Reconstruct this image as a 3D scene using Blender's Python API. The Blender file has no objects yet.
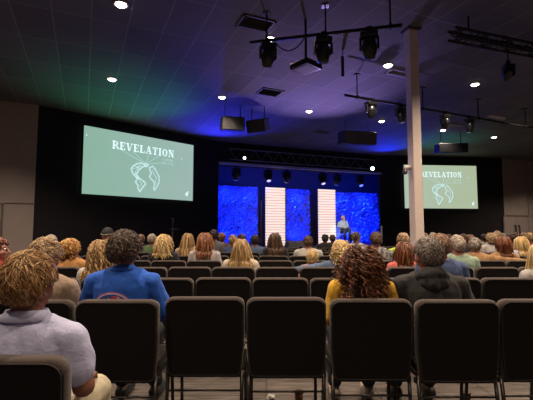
import bpy, bmesh, math, random
from mathutils import Vector, Matrix, noise
random.seed(7)
sc = bpy.context.scene
col = sc.collection
PI = math.pi
PITCH = math.radians(4.57)
CAM = Vector((0, 0, 1.30))
F = 400.0
CEIL = 5.0

def ray(px, py):
    f = Vector((0, math.cos(PITCH), math.sin(PITCH))); u = Vector((0, -math.sin(PITCH), math.cos(PITCH)))
    return (f*F + Vector((1, 0, 0))*(px-266.5) + u*(200-py)).normalized()
def at_y(px, py, Y):
    d = ray(px, py); return CAM + d*((Y-CAM.y)/d.y)
def at_z(px, py, z):
    d = ray(px, py); return CAM + d*((z-CAM.z)/d.z)
def on_plane(px, py, p0, nrm):
    d = ray(px, py); return CAM + d*((Vector(p0)-CAM).dot(nrm)/d.dot(nrm))

# ------------------------------------------------------------------ materials
MATS = {}
def mat(name, color, rough=0.6, metal=0.0, emit=None, estr=0.0, noise_amt=0.0, nscale=20.0, bump=0.0, bscale=60.0, sheen=0.0, spec=0.5, color2=None, alpha=None):
    if name in MATS: return MATS[name]
    m = bpy.data.materials.new(name); m.use_nodes = True
    nt = m.node_tree; b = nt.nodes['Principled BSDF']
    b.inputs['Base Color'].default_value = (*color, 1)
    b.inputs['Roughness'].default_value = rough
    b.inputs['Metallic'].default_value = metal
    b.inputs['Specular IOR Level'].default_value = spec
    if sheen: b.inputs['Sheen Weight'].default_value = sheen
    if emit:
        b.inputs['Emission Color'].default_value = (*emit, 1); b.inputs['Emission Strength'].default_value = estr
    tc = nt.nodes.new('ShaderNodeTexCoord')
    if noise_amt or color2:
        n = nt.nodes.new('ShaderNodeTexNoise'); n.inputs['Scale'].default_value = nscale; n.inputs['Detail'].default_value = 5
        nt.links.new(tc.outputs['Object'], n.inputs['Vector'])
        mx = nt.nodes.new('ShaderNodeMix'); mx.data_type = 'RGBA'
        c2 = color2 if color2 else tuple(c*(1-noise_amt) for c in color)
        mx.inputs[6].default_value = (*color, 1); mx.inputs[7].default_value = (*c2, 1)
        cr = nt.nodes.new('ShaderNodeMapRange'); cr.inputs[1].default_value = .38; cr.inputs[2].default_value = .62
        nt.links.new(n.outputs['Fac'], cr.inputs[0]); nt.links.new(cr.outputs[0], mx.inputs[0])
        nt.links.new(mx.outputs[2], b.inputs['Base Color'])
    if bump:
        n2 = nt.nodes.new('ShaderNodeTexNoise'); n2.inputs['Scale'].default_value = bscale; n2.inputs['Detail'].default_value = 4
        nt.links.new(tc.outputs['Object'], n2.inputs['Vector'])
        bp = nt.nodes.new('ShaderNodeBump'); bp.inputs['Strength'].default_value = bump; bp.inputs['Distance'].default_value = .01
        nt.links.new(n2.outputs['Fac'], bp.inputs['Height']); nt.links.new(bp.outputs[0], b.inputs['Normal'])
    MATS[name] = m
    return m

def hair_mat(name, c1, c2, c3=None):
    if name in MATS: return MATS[name]
    m = bpy.data.materials.new(name); m.use_nodes = True
    nt = m.node_tree; b = nt.nodes['Principled BSDF']
    b.inputs['Roughness'].default_value = .42; b.inputs['Specular IOR Level'].default_value = .35
    g = nt.nodes.new('ShaderNodeNewGeometry'); r = nt.nodes.new('ShaderNodeValToRGB')
    r.color_ramp.elements[0].color = (*c1, 1); r.color_ramp.elements[1].color = (*(c3 or c2), 1)
    r.color_ramp.elements[0].position = .05
    if c3:
        e = r.color_ramp.elements.new(.55); e.color = (*c2, 1)
    nt.links.new(g.outputs['Random Per Island'], r.inputs[0]); nt.links.new(r.outputs[0], b.inputs['Base Color'])
    MATS[name] = m
    return m

M_BLACK = mat('black_paint', (.012, .011, .014), .75)
M_METAL = mat('black_metal', (.02, .019, .02), .38, .6)
M_GLOSS = mat('black_plastic', (.015, .015, .018), .3)
M_FAB = mat('chair_fabric', (.072, .048, .038), .95, 0, noise_amt=.3, nscale=140, bump=.3, bscale=400, sheen=.25)  # paler than the chair back, so the top rim reads as lit
M_BKP = mat('chair_back_shaded', (.009, .007, .007), .95, 0, spec=.2)  # shade on the chair backs, put into a near-black colour
M_PIPE = mat('chair_piping', (.02, .015, .013), .8, 0, noise_amt=.2, nscale=90)
M_FRAME = mat('chair_frame', (.075, .066, .06), .3, .85)
M_SKIN = mat('skin', (.48, .23, .155), .5, 0, color2=(.40, .175, .12), nscale=9, bump=.1, bscale=120)
M_SKIN2 = mat('skin_tanned', (.33, .15, .095), .5, 0, color2=(.27, .11, .07), nscale=9)
M_DENIM = mat('denim', (.035, .055, .11), .85, 0, noise_amt=.4, nscale=60)
M_DKPANT = mat('dark_trousers', (.02, .02, .023), .85, 0, noise_amt=.3, nscale=60)
M_KHAKI = mat('cream_trousers', (.55, .48, .33), .85, 0, noise_amt=.15, nscale=30)
M_SHOE = mat('dark_shoe', (.02, .02, .022), .5)
M_SHOEW = mat('pale_shoe', (.55, .48, .42), .55)
M_EYE = mat('eye_white', (.8, .8, .78), .2)
M_IRIS = mat('iris', (.05, .035, .02), .2)

# ------------------------------------------------------------------ mesh helpers
def link(name, me, m=None, parent=None, loc=None, rot=None):
    o = bpy.data.objects.new(name, me); col.objects.link(o)
    if m is not None:
        if isinstance(me, bpy.types.Mesh):
            if not me.materials: me.materials.append(m)
            elif me.materials[0] is not m:
                o.material_slots[0].link = 'OBJECT'; o.material_slots[0].material = m
    if parent: o.parent = parent
    if loc is not None: o.location = loc
    if rot is not None: o.rotation_euler = rot
    return o
def tag(o, label=None, cat=None, group=None, kind=None):
    if label: o['label'] = label
    if cat: o['category'] = cat
    if group: o['group'] = group
    if kind: o['kind'] = kind
    return o
def empty(name, loc, rz=0, label=None, cat=None, group=None):
    o = bpy.data.objects.new(name, None); col.objects.link(o); o.location = loc; o.rotation_euler = (0, 0, rz)
    o.empty_display_size = .05
    return tag(o, label, cat, group)

class MB:
    def __init__(s): s.v = []; s.f = []; s.sm = True
    def add(s, vs, fs):
        k = len(s.v); s.v += [tuple(v) for v in vs]; s.f += [tuple(i+k for i in f) for f in fs]
    def box(s, c, d, M=None):
        x, y, z = d[0]/2, d[1]/2, d[2]/2
        vs = [Vector((a*x, b*y, e*z)) for e in (-1, 1) for b in (-1, 1) for a in (-1, 1)]
        if M is not None: vs = [M @ v for v in vs]
        s.add([v+Vector(c) for v in vs], [(0,2,3,1),(4,5,7,6),(0,1,5,4),(2,6,7,3),(0,4,6,2),(1,3,7,5)])
    def tube(s, pts, r, n=8, cap=True, r2=None):
        pts = [Vector(p) for p in pts]; N = len(pts); rings = []
        up = None
        for i, p in enumerate(pts):
            t = (pts[min(i+1, N-1)]-pts[max(i-1, 0)]).normalized()
            if up is None: up = Vector((0, 0, 1)) if abs(t.z) < .9 else Vector((1, 0, 0))
            a = t.cross(up).normalized(); b = a.cross(t).normalized(); up = b
            rr = r[i] if isinstance(r, (list, tuple)) else r
            rings.append([p+(a*math.cos(2*PI*k/n)+b*math.sin(2*PI*k/n))*rr for k in range(n)])
        vs = [v for R in rings for v in R]
        fs = [(i*n+k, i*n+(k+1) % n, (i+1)*n+(k+1) % n, (i+1)*n+k) for i in range(N-1) for k in range(n)]
        if cap: fs += [tuple(range(n))[::-1], tuple((N-1)*n+k for k in range(n))]
        s.add(vs, fs)
    def ell(s, c, R, n=16, m=10, M=None):
        vs = []; c = Vector(c)
        for i in range(1, m):
            th = PI*i/m
            for k in range(n):
                v = Vector((R[0]*math.sin(th)*math.cos(2*PI*k/n), R[1]*math.sin(th)*math.sin(2*PI*k/n), R[2]*math.cos(th)))
                vs.append(v)
        vs += [Vector((0, 0, R[2])), Vector((0, 0, -R[2]))]
        if M is not None: vs = [M @ v for v in vs]
        T = (m-1)*n; B = T+1
        fs = [(i*n+k, (i+1)*n+k, (i+1)*n+(k+1) % n, i*n+(k+1) % n) for i in range(m-2) for k in range(n)]
        fs += [(T, k, (k+1) % n) for k in range(n)] + [(B, (m-2)*n+(k+1) % n, (m-2)*n+k) for k in range(n)]
        s.add([v+c for v in vs], fs)
    def loft(s, rings, n=20):   # rings: (z, cx, cy, rx, ry)
        vs = []
        for z, cx, cy, rx, ry in rings:
            for k in range(n):
                a = 2*PI*k/n; ca, sa = math.cos(a), math.sin(a)
                e = .85
                vs.append((cx+rx*math.copysign(abs(ca)**e, ca), cy+ry*math.copysign(abs(sa)**e, sa), z))
        N = len(rings)
        fs = [(i*n+k, i*n+(k+1) % n, (i+1)*n+(k+1) % n, (i+1)*n+k) for i in range(N-1) for k in range(n)]
        fs += [tuple(range(n))[::-1], tuple((N-1)*n+k for k in range(n))]
        s.add(vs, fs)
    def cap(s, a, b, ra, rb, n=12):      # tapered capsule
        a = Vector(a); b = Vector(b); t = (b-a).normalized(); pts = []; rs = []
        for q in (1, .8, .45): pts.append(a-t*ra*q); rs.append(ra*math.sqrt(max(.01, 1-q*q)))
        pts += [a, (a+b)/2, b]; rs += [ra, (ra+rb)/2, rb]
        for q in (.45, .8, 1): pts.append(b+t*rb*q); rs.append(rb*math.sqrt(max(.01, 1-q*q)))
        s.tube(pts, rs, n)
    def prism(s, poly, z0, z1):  # poly in xy
        n = len(poly); vs = [(x, y, z0) for x, y in poly]+[(x, y, z1) for x, y in poly]
        s.add(vs, [tuple(range(n))[::-1], tuple(range(n, 2*n))]+[(i, (i+1) % n, n+(i+1) % n, n+i) for i in range(n)])
    def mesh(s, name, smooth=False):
        me = bpy.data.meshes.new(name); me.from_pydata(s.v, [], s.f); me.update()
        if smooth: me.polygons.foreach_set('use_smooth', [True]*len(me.polygons))
        return me
    def build(s, name, m, parent=None, smooth=False, bevel=0, loc=None, rot=None):
        me = s.mesh(name, smooth)
        bm = bmesh.new(); bm.from_mesh(me); bmesh.ops.recalc_face_normals(bm, faces=bm.faces); bm.to_mesh(me); bm.free()
        o = link(name, me, m, parent, loc, rot)
        if bevel:
            b = o.modifiers.new('b', 'BEVEL'); b.width = bevel; b.segments = 2; b.limit_method = 'ANGLE'
        return o

def remeshed(mb, name, voxel, smooth=3, disp=0, dscale=.12):
    me = mb.mesh(name); bm = bmesh.new(); bm.from_mesh(me); bmesh.ops.recalc_face_normals(bm, faces=bm.faces); bm.to_mesh(me); bm.free()
    o = bpy.data.objects.new('tmp', me); col.objects.link(o)
    r = o.modifiers.new('r', 'REMESH'); r.mode = 'VOXEL'; r.voxel_size = voxel; r.use_smooth_shade = True
    s = o.modifiers.new('s', 'SMOOTH'); s.factor = .5; s.iterations = smooth
    dg = bpy.context.evaluated_depsgraph_get()
    out = bpy.data.meshes.new_from_object(o.evaluated_get(dg)); out.name = name
    bpy.data.objects.remove(o); bpy.data.meshes.remove(me)
    if disp:
        out.calc_loop_triangles() if False else None
        nv = [v.normal.copy() for v in out.vertices]
        for v, n in zip(out.vertices, nv):
            p = v.co/dscale
            d = noise.noise(Vector((p.x, p.y, p.z*.55)))*disp + noise.noise(Vector((p.x*2.3, p.y*2.3, p.z*1.4+9)))*disp*.5
            v.co += n*d
    out.polygons.foreach_set('use_smooth', [True]*len(out.polygons))
    return out

# ------------------------------------------------------------------ room shell
U = Vector((math.cos(math.radians(22.5)), math.sin(math.radians(22.5)), 0))
ROT = math.radians(24.5)
UW = Vector((math.cos(ROT), math.sin(ROT), 0)); VW = Vector((-math.sin(ROT), math.cos(ROT), 0))
A = Vector((-11.9, 9.05, 0)); B = Vector((-6.66, 11.44, 0)); Cc = Vector((-1.96, 16.16, 0))
D = Vector((5.46, 19.15, 0)); E = Vector((11.76, 19.77, 0)); G = E + UW*5.0
def wall(name, p, q, z0, z1, m, th=.15, side=1):
    p = Vector(p); q = Vector(q); d = (q-p); L = d.length; d.normalize(); n = Vector((-d.y, d.x, 0))*side
    mb = MB(); mb.add([p+Vector((0,0,z0)), q+Vector((0,0,z0)), q+n*th+Vector((0,0,z0)), p+n*th+Vector((0,0,z0)),
                       p+Vector((0,0,z1)), q+Vector((0,0,z1)), q+n*th+Vector((0,0,z1)), p+n*th+Vector((0,0,z1))],
                      [(0,1,5,4),(1,2,6,5),(2,3,7,6),(3,0,4,7),(0,3,2,1),(4,5,6,7)])
    return tag(mb.build(name, m), kind='structure')
M_WALLB = mat('black_wall', (.010, .008, .012), .9, 0, noise_amt=.3, nscale=2)
M_TAN = mat('taupe_wall', (.36, .30, .28), .85, 0, noise_amt=.06, nscale=3)
wall('wall_left_front', B, Cc, 0, CEIL, M_WALLB)
wall('wall_right_front', D, E, 0, CEIL, M_WALLB)
wall('wall_left_side', A, B, 0, CEIL, M_TAN)
wall('wall_right_side', E, G, 0, CEIL, M_TAN)
H1 = A - VW*14; H2 = G - VW*23
wall('wall_left', H1, A, 0, CEIL, M_TAN)
wall('wall_right', G, H2, 0, CEIL, M_TAN)
wall('wall_back', H2, H1, 0, CEIL, M_TAN)
# stage opening
UD = (D-Cc).normalized(); ND = Vector((-UD.y, UD.x, 0))
def S(px, off):     # point on floor of the plane 'off' metres behind the stage opening, seen at column px
    P = on_plane(px, 232, Cc+ND*off, ND); P.z = 0; return P
ztop = on_plane(222, 164.5, Cc, ND).z
wall('wall_stage_header', Cc, D, ztop, CEIL, M_WALLB, th=.25)
bl = Cc+ND*4.2-UD*.8; br = D+ND*4.2+UD*3.4
M_STB = mat('stage_back_black', (.13, .13, .15), .8)
wall('wall_stage_left', Cc-UD*.1+ND*.1, bl, 0, CEIL, M_STB)
wall('wall_stage_right', br, D+UD*.1+ND*.1, 0, CEIL, M_STB)
wall('wall_stage_back', bl, br, 0, CEIL, M_STB)
DECK = .65
mb = MB(); fl = Cc-ND*1.6-UD*.2; fr = D-ND*1.6-UD*.3
mb.prism([(p.x, p.y) for p in (fl, fr, D+UD*.0+ND*.0, br, bl, Cc)], 0.02, DECK)
tag(mb.build('floor_stage', mat('stage_deck', (.03, .03, .035), .45, noise_amt=.2, nscale=3)), kind='structure')

# floor
def floor_mat():
    m = mat('carpet', (.115, .092, .080), .97)
    nt = m.node_tree; b = nt.nodes['Principled BSDF']; tc = nt.nodes.new('ShaderNodeTexCoord')
    mp = nt.nodes.new('ShaderNodeMapping'); mp.inputs['Scale'].default_value = (2.2, 16, 1)
    n = nt.nodes.new('ShaderNodeTexNoise'); n.inputs['Scale'].default_value = 2.2; n.inputs['Detail'].default_value = 8
    cr = nt.nodes.new('ShaderNodeValToRGB'); cr.color_ramp.elements[0].position = .38; cr.color_ramp.elements[1].position = .64
    cr.color_ramp.elements[0].color = (.085, .068, .06, 1); cr.color_ramp.elements[1].color = (.17, .14, .125, 1)
    nt.links.new(tc.outputs['Object'], mp.inputs[0]); nt.links.new(mp.outputs[0], n.inputs[0]); nt.links.new(n.outputs[0], cr.inputs[0])
    bk = nt.nodes.new('ShaderNodeTexBrick'); bk.offset = 0; bk.inputs['Scale'].default_value = 1
    bk.inputs['Brick Width'].default_value = .9; bk.inputs['Row Height'].default_value = .3; bk.inputs['Mortar Size'].default_value = .008
    bk.inputs['Color1'].default_value = (1, 1, 1, 1); bk.inputs['Color2'].default_value = (.75, .75, .75, 1); bk.inputs['Mortar'].default_value = (.45, .45, .45, 1)
    nt.links.new(tc.outputs['Object'], bk.inputs[0])
    mx = nt.nodes.new('ShaderNodeMix'); mx.data_type = 'RGBA'; mx.blend_type = 'MULTIPLY'; mx.inputs[0].default_value = 1
    nt.links.new(cr.outputs[0], mx.inputs[6]); nt.links.new(bk.outputs[0], mx.inputs[7]); nt.links.new(mx.outputs[2], b.inputs['Base Color'])
    return m
poly = [H1, A, B, Cc, bl, br, D, E, G, H2]
mb = MB(); mb.prism([(p.x, p.y) for p in poly][::-1], -.1, 0); tag(mb.build('floor', floor_mat()), kind='structure')
def ceil_mat():
    m = mat('ceiling_tiles', (.2, .19, .21), .85)
    nt = m.node_tree; b = nt.nodes['Principled BSDF']; tc = nt.nodes.new('ShaderNodeTexCoord')
    mp = nt.nodes.new('ShaderNodeMapping'); mp.inputs['Rotation'].default_value = (0, 0, -ROT)
    nt.links.new(tc.outputs['Object'], mp.inputs[0])
    bk = nt.nodes.new('ShaderNodeTexBrick'); bk.offset = 0; bk.inputs['Scale'].default_value = 1
    bk.inputs['Brick Width'].default_value = .61; bk.inputs['Row Height'].default_value = 1.22; bk.inputs['Mortar Size'].default_value = .014
    bk.inputs['Mortar Smooth'].default_value = .1
    bk.inputs['Color1'].default_value = (.085, .082, .088, 1); bk.inputs['Color2'].default_value = (.115, .11, .118, 1); bk.inputs['Mortar'].default_value = (.17, .165, .17, 1)
    nt.links.new(mp.outputs[0], bk.inputs[0]); nt.links.new(bk.outputs[0], b.inputs['Base Color'])
    bp = nt.nodes.new('ShaderNodeBump'); bp.inputs['Strength'].default_value = .5; bp.inputs['Distance'].default_value = .02
    nt.links.new(bk.outputs[1], bp.inputs['Height']); nt.links.new(bp.outputs[0], b.inputs['Normal'])
    return m
mb = MB(); mb.prism([(p.x, p.y) for p in poly][::-1], CEIL, CEIL+.1); tag(mb.build('ceiling', ceil_mat()), kind='structure')

# doors on the taupe side walls: frame line, slab and pull handles
NT = Vector((-UW.y, UW.x, 0))
M_DOOR = mat('taupe_door', (.33, .275, .255), .7)
def door(name, p, w, pull, m=M_DOOR, handle_x=None):
    rz = ROT
    e = empty(name, p, rz); tag(e, kind='structure')
    mb = MB(); mb.box((0, -.02, 1.03), (w, .035, 2.04)); mb.build('door_leaf', m, e, bevel=.004)
    mb = MB(); mb.box((0, -.015, 2.075), (w+.1, .03, .05)); mb.box((-w/2-.03, -.015, 1.05), (.04, .03, 2.1)); mb.box((w/2+.03, -.015, 1.05), (.04, .03, 2.1)); mb.build('door_frame', mat('door_trim', (.16, .13, .12), .7), e)
    for x in pull:
        mb = MB(); mb.tube([(x, -.04, .80), (x, -.10, .83), (x, -.10, 1.62), (x, -.04, 1.65)], .028); mb.build('door_handle', M_METAL, e, True)
Pd = on_plane(516, 228, E, NT); Pd.z = 0
Pl = Pd - UW*.46; Pr = Pd + UW*.46
door('door_1', Pl, .90, [.31]); door('door_2', Pr, .90, [-.31])
Q = on_plane(1, 230, B, NT); Q.z = 0
door('door_3', Q-UW*.48, .92, [.40])
# wall panel seams
for i, px in enumerate((34,)):
    pass
def seam(name, p, q, z0, z1, th=.02):
    mb = MB(); p = Vector(p); q = Vector(q)
    M = Matrix.Rotation(math.atan2((q-p).y, (q-p).x), 3, 'Z')
    L = (q-p).length
    mb.box((p+q)/2+Vector((0, 0, (z0+z1)/2)), (L, th, z1-z0), M); return tag(mb.build(name, mat('door_trim', (.16, .13, .12), .7)), kind='structure')
seam('trim_1', Q+UW*.05-NT*.01, B-UW*.02-NT*.01, 2.10, 2.12)
p2 = E+UW*.1-NT*.01
seam('trim_2', p2, G-NT*.01, 2.12, 2.14)
seam('trim_3', Pd-UW*.02-NT*.01+UW*1.05, Pd+UW*1.05-NT*.01, 2.2, 5.0)

# ------------------------------------------------------------------ pillar
P = at_z(411, 30, CEIL); P.z = 0
M_PIL = mat('pillar_paint', (.74, .62, .57), .6, noise_amt=.05, nscale=4)
pil = empty('pillar', P, math.radians(14), 'square beige painted pillar rising to the ceiling in front of the right screen', 'pillar')
mb = MB(); mb.box((0, 0, CEIL/2), (.175, .175, CEIL)); mb.build('shaft', M_PIL, pil, bevel=.012)
mb = MB(); mb.box((0, 0, .06), (.21, .21, .12)); mb.build('base_plate', M_PIL, pil, bevel=.01)
mb = MB(); mb.box((0, 0, CEIL-.02), (.26, .26, .04)); mb.build('ceiling_collar', mat('collar_dark', (.05, .045, .045), .6), pil, bevel=.006)
# small camera on the pillar
cz = at_y(405, 170, P.y).z
cam_e = empty('security_camera', (P.x-.14, P.y-.02, cz), 0, 'small white dome camera fixed to the left side of the beige pillar', 'security camera')
M_WP = mat('white_plastic', (.6, .52, .48), .4)
mb = MB(); mb.cap((.045, 0, .05), (-.03, 0, .03), .035, .045); mb.build('housing', M_WP, cam_e, True)
mb = MB(); mb.ell((-.045, 0, -.035), (.045, .045, .05)); mb.build('dome', mat('smoked_dome', (.12, .09, .09), .15), cam_e, True)
mb = MB(); mb.tube([(.045, 0, .06), (.062, 0, .06)], .03, 12); mb.build('wall_mount', M_WP, cam_e, True)

# ------------------------------------------------------------------ screens
def strokes_word():
    T = .25; t = .085; s = .075     # stem, thin, serif reach
    L = {}
    def q(x0, y0, x1, y1): return [(x0, y0), (x1, y0), (x1, y1), (x0, y1)]
    def line(x0, y0, x1, y1, w): return [(x0-w/2, y0), (x0+w/2, y0), (x1+w/2, y1), (x1-w/2, y1)]
    def stem(x, top=True, bot=True):
        r = [q(x, 0, x+T, 1)]
        if bot: r.append(q(x-s, 0, x+T+s, t))
        if top: r.append(q(x-s, 1-t, x+T+s, 1))
        return r
    def ring(cx, cy, rx, ry, ix, iy, a0, a1, n=14):
        out = []
        for k in range(n):
            a = a0+(a1-a0)*k/n; b = a0+(a1-a0)*(k+1)/n
            out.append([(cx+ix*math.cos(a), cy+iy*math.sin(a)), (cx+rx*math.cos(a), cy+ry*math.sin(a)), (cx+rx*math.cos(b), cy+ry*math.sin(b)), (cx+ix*math.cos(b), cy+iy*math.sin(b))])
        return out
    h = PI/2
    L['R'] = (.88, stem(.08)+[q(.3, 1-t, .45, 1), q(.3, .46, .45, .46+t)]+ring(.45, .73, .31, .27, .10, .195, -h, h)+[line(.80, t, .48, .48, .24), q(.62, 0, .96, t)])
    L['E'] = (.78, stem(.08)+[q(.3, 0, .72, t), q(.3, 1-t, .72, 1), q(.3, .47, .52, .54), q(.64, 0, .72, .28), q(.64, .72, .72, 1), q(.48, .38, .55, .63)])
    L['V'] = (.90, [line(.40, 0, .16, 1, .24), line(.46, 0, .76, 1, .09), q(-.02, 1-t, .36, 1), q(.60, 1-t, .92, 1)])
    L['L'] = (.74, stem(.08)+[q(.3, 0, .70, t), q(.62, 0, .70, .34)])
    L['A'] = (.92, [line(.74, 0, .46, 1, .24), line(.16, 0, .42, 1, .09), q(0, 0, .30, t), q(.56, 0, .94, t), q(.25, .28, .62, .35)])
    L['T'] = (.84, [q(.30, 0, .52, 1), q(.20, 0, .62, t), q(.03, 1-t, .79, 1), q(.03, .70, .11, 1), q(.71, .70, .79, 1)])
    L['I'] = (.44, stem(.08))
    L['O'] = (.88, ring(.43, .5, .40, .52, .17, .43, 0, 2*PI, 24))
    L['N'] = (.96, [q(.12, 0, .21, 1), q(.02, 0, .31, t), q(-.0, 1-t, .34, 1), line(.74, 0, .24, 1, .26), q(.70, 0, .79, 1), q(.60, 1-t, .90, 1)])
    return L
GL = strokes_word()
def screen(name, tl, tr, bl_, br_, label, tint1, tint2, left):
    w = ((tr-tl).length+(br_-bl_).length)/2; h = ((tl-bl_).length+(tr-br_).length)/2
    c = (tl+tr+bl_+br_)/4; d = (tr-tl); rz = math.atan2(d.y, d.x)
    e = empty(name, c, rz, label, 'projection screen', 'projection screens')
    mb = MB(); mb.box((0, .01, 0), (w, .03, h))
    nm = 'screen_glow_'+('a' if left else 'b')
    m = bpy.data.materials.new(nm); m.use_nodes = True; nt = m.node_tree; b = nt.nodes['Principled BSDF']
    b.inputs['Base Color'].default_value = (.1, .1, .1, 1); b.inputs['Roughness'].default_value = .7
    tc = nt.nodes.new('ShaderNodeTexCoord'); sx = nt.nodes.new('ShaderNodeSeparateXYZ'); nt.links.new(tc.outputs['Generated'], sx.inputs[0])
    r1 = nt.nodes.new('ShaderNodeValToRGB'); r1.color_ramp.elements[0].color = (*tint1, 1); r1.color_ramp.elements[1].color = (*tint2, 1)
    n = nt.nodes.new('ShaderNodeTexNoise'); n.inputs['Scale'].default_value = 2.5; n.inputs['Detail'].default_value = 3
    nt.links.new(tc.outputs['Generated'], n.inputs[0])
    ma = nt.nodes.new('ShaderNodeMath'); ma.operation = 'MULTIPLY_ADD'; ma.inputs[1].default_value = .5
    nt.links.new(n.outputs[0], ma.inputs[0]); 
    mm = nt.nodes.new('ShaderNodeMath'); mm.operation = 'MULTIPLY'; mm.inputs[1].default_value = .55; nt.links.new(sx.outputs['X'], mm.inputs[0])
    nt.links.new(mm.outputs[0], ma.inputs[2]); nt.links.new(ma.outputs[0], r1.inputs[0])
    nt.links.new(r1.outputs[0], b.inputs['Emission Color']); b.inputs['Emission Strength'].default_value = 1.0
    mb.build('projected_picture', m, e)
    mb = MB(); q = .05
    for (x, z, a, bb) in ((0, h/2+q/2, w+2*q, q), (0, -h/2-q/2, w+2*q, q), (-w/2-q/2, 0, q, h), (w/2+q/2, 0, q, h)): mb.box((x, .0, z), (a, .07, bb))
    mb.build('screen_frame', M_BLACK, e)
    X = lambda u: (u-.5)*w
    Z = lambda v: (.5-v)*h
    yy = -.008
    M_TXT = mat('lit_lettering', (.5, .5, .5), .6, emit=(.72, .93, .93), estr=1.0)
    M_LIN = mat('lit_linework', (.4, .4, .4), .6, emit=(.46, .68, .66), estr=1.0)
    def poly2(mb, pts):
        pts = [(x, yy, z) for x, z in pts]; bk = [(x, yy+.003, z) for x, _, z in pts]
        k = len(pts); mb.add(pts+bk, [tuple(range(k)), tuple(range(k, 2*k))[::-1]]+[(i, k+i, k+(i+1) % k, (i+1) % k) for i in range(k)])
    # title
    word = 'REVELATION'; tw = sum(GL[c][0] for c in word)+.10*9; x = 0
    u0, u1, v0, v1 = (.225, .795, .165, .275)
    v0, v1 = .155, .275
    mb = MB()
    for c in word:
        for pl in GL[c][1]:
            poly2(mb, [(X(u0+(u1-u0)*(x+a)/tw), Z(v1+(v0-v1)*bq)) for a, bq in pl])
        x += GL[c][0]+.10
    mb.build('title_lettering', M_TXT, e)
    def pline(mb, pts, wd):
        for (a, b2) in zip(pts[:-1], pts[1:]):
            p = Vector((X(a[0]), Z(a[1]))); r = Vector((X(b2[0]), Z(b2[1]))); t = (r-p).normalized(); nn = Vector((-t.y, t.x))*wd/2; t = t*wd*.3
            poly2(mb, [tuple(p-t-nn), tuple(r+t-nn), tuple(r+t+nn), tuple(p-t+nn)])
    mb = MB()
    for a in ((.31, .29), (.41, .29), (.545, .29), (.64, .29)): pline(mb, [a, (.52, .45)], .014)
    pline(mb, [(.62, .395), (.68, .345), (.77, .345)], .014) if False else pline(mb, [(.53, .455), (.655, .40)], .014)
    mb.build('fan_of_lines', M_LIN, e)
    # small two line caption: strokes of little bars
    mb = MB(); rr = random.Random(3)
    for v, ua, ub in ((.335, .685, .775), (.395, .67, .785)):
        u = ua
        while u < ub:
            wd = .011
            k = rr.choice(['H', 'I', 'E', 'O'])
            hgt = .032
            if k in 'HEO': pline(mb, [(u, v-hgt/2), (u, v+hgt/2)], .010)
            if k in 'HO': pline(mb, [(u+wd, v-hgt/2), (u+wd, v+hgt/2)], .010)
            if k in 'EO':
                pline(mb, [(u, v-hgt/2), (u+wd, v-hgt/2)], .008); pline(mb, [(u, v+hgt/2), (u+wd, v+hgt/2)], .008)
            if k == 'I': pline(mb, [(u+wd/2, v-hgt/2), (u+wd/2, v+hgt/2)], .012)
            if k == 'H': pline(mb, [(u, v), (u+wd, v)], .008)
            u += .020
    mb.build('caption', M_LIN, e)
    # globe: continent outlines on a disc
    gx, gy, gr = .515, .675, .235; asp = h/w*1.12
    def gp(pts): return [(gx+p[0]*gr*asp, gy-p[1]*gr) for p in pts]
    mb = MB()
    na = [(-.30,.98),(-.05,.90),(.02,.80),(-.22,.72),(-.30,.60),(-.42,.50),(-.50,.30),(-.60,.18),(-.50,.08),(-.40,-.05),(-.58,-.02),(-.72,.12),(-.84,.30),(-.90,.52),(-.78,.72),(-.55,.90),(-.30,.98)]
    sa = [(-.50,-.10),(-.30,-.12),(-.05,-.28),(.05,-.42),(-.08,-.60),(-.20,-.78),(-.32,-.98),(-.42,-.80),(-.46,-.55),(-.60,-.35),(-.50,-.10)]
    af = [(.28,.72),(.50,.86),(.66,.70),(.80,.45),(.95,.20),(.98,-.05),(.94,-.30),(.82,-.55),(.66,-.80),(.60,-.70),(.66,-.45),(.60,-.20),(.42,-.05),(.30,.12),(.42,.35),(.34,.52),(.28,.72)]
    gr_ = [(0,.98),(.22,.92),(.12,.78),(0,.98)]
    for pl, wd in ((na, .055), (sa, .055), (af, .050), (gr_, .04)): pline(mb, gp(pl), wd)
    inner = [[(-.80,.55),(-.55,.62),(-.40,.78),(-.62,.35),(-.70,.15)], [(-.40,-.25),(-.20,-.40),(-.28,-.62)], [(.50,.60),(.60,.30),(.78,.10),(.72,-.25),(.82,-.40)], [(-.72,.80),(-.45,.60),(-.30,.88)]]
    for pl in inner: pline(mb, gp(pl), .022)
    mb.build('globe_outline', M_LIN, e)
    mb = MB(); poly2(mb, [(X(.925), Z(.92)), (X(.945), Z(.92)), (X(.952), Z(.83)), (X(.935), Z(.85)), (X(.918), Z(.88))]); mb.build('corner_emblem', M_TXT, e); mb = MB(); pline(mb, [(.868, .27), (.876, .29)], .02); mb.build('light_speck', M_TXT, e); mb = MB(); pline(mb, [(.02, .125), (.026, .145)], .02)
    mb.build('light_speck', M_TXT, e)
    return e
dl = (Cc-B).normalized(); nl = Vector((-dl.y, dl.x, 0)); o1 = B-nl*.12
sl = [on_plane(*p, o1, nl) for p in ((83.5, 125.5), (193, 145), (81.5, 194), (193, 200.8))]
screen('projection_screen', *sl, 'large glowing projection screen on the black wall left of the stage', (.22, .42, .31), (.34, .47, .44), True)
dr = (E-D).normalized(); nr = Vector((-dr.y, dr.x, 0)); o2 = D-nr*.12
sr = [on_plane(*p, o2, nr) for p in ((404, 164.8), (476.5, 166), (404, 208), (477.5, 209))]
screen('projection_screen', *sr, 'glowing projection screen right of the stage, partly hidden by the beige pillar', (.40, .52, .42), (.40, .47, .30), False)

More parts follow.
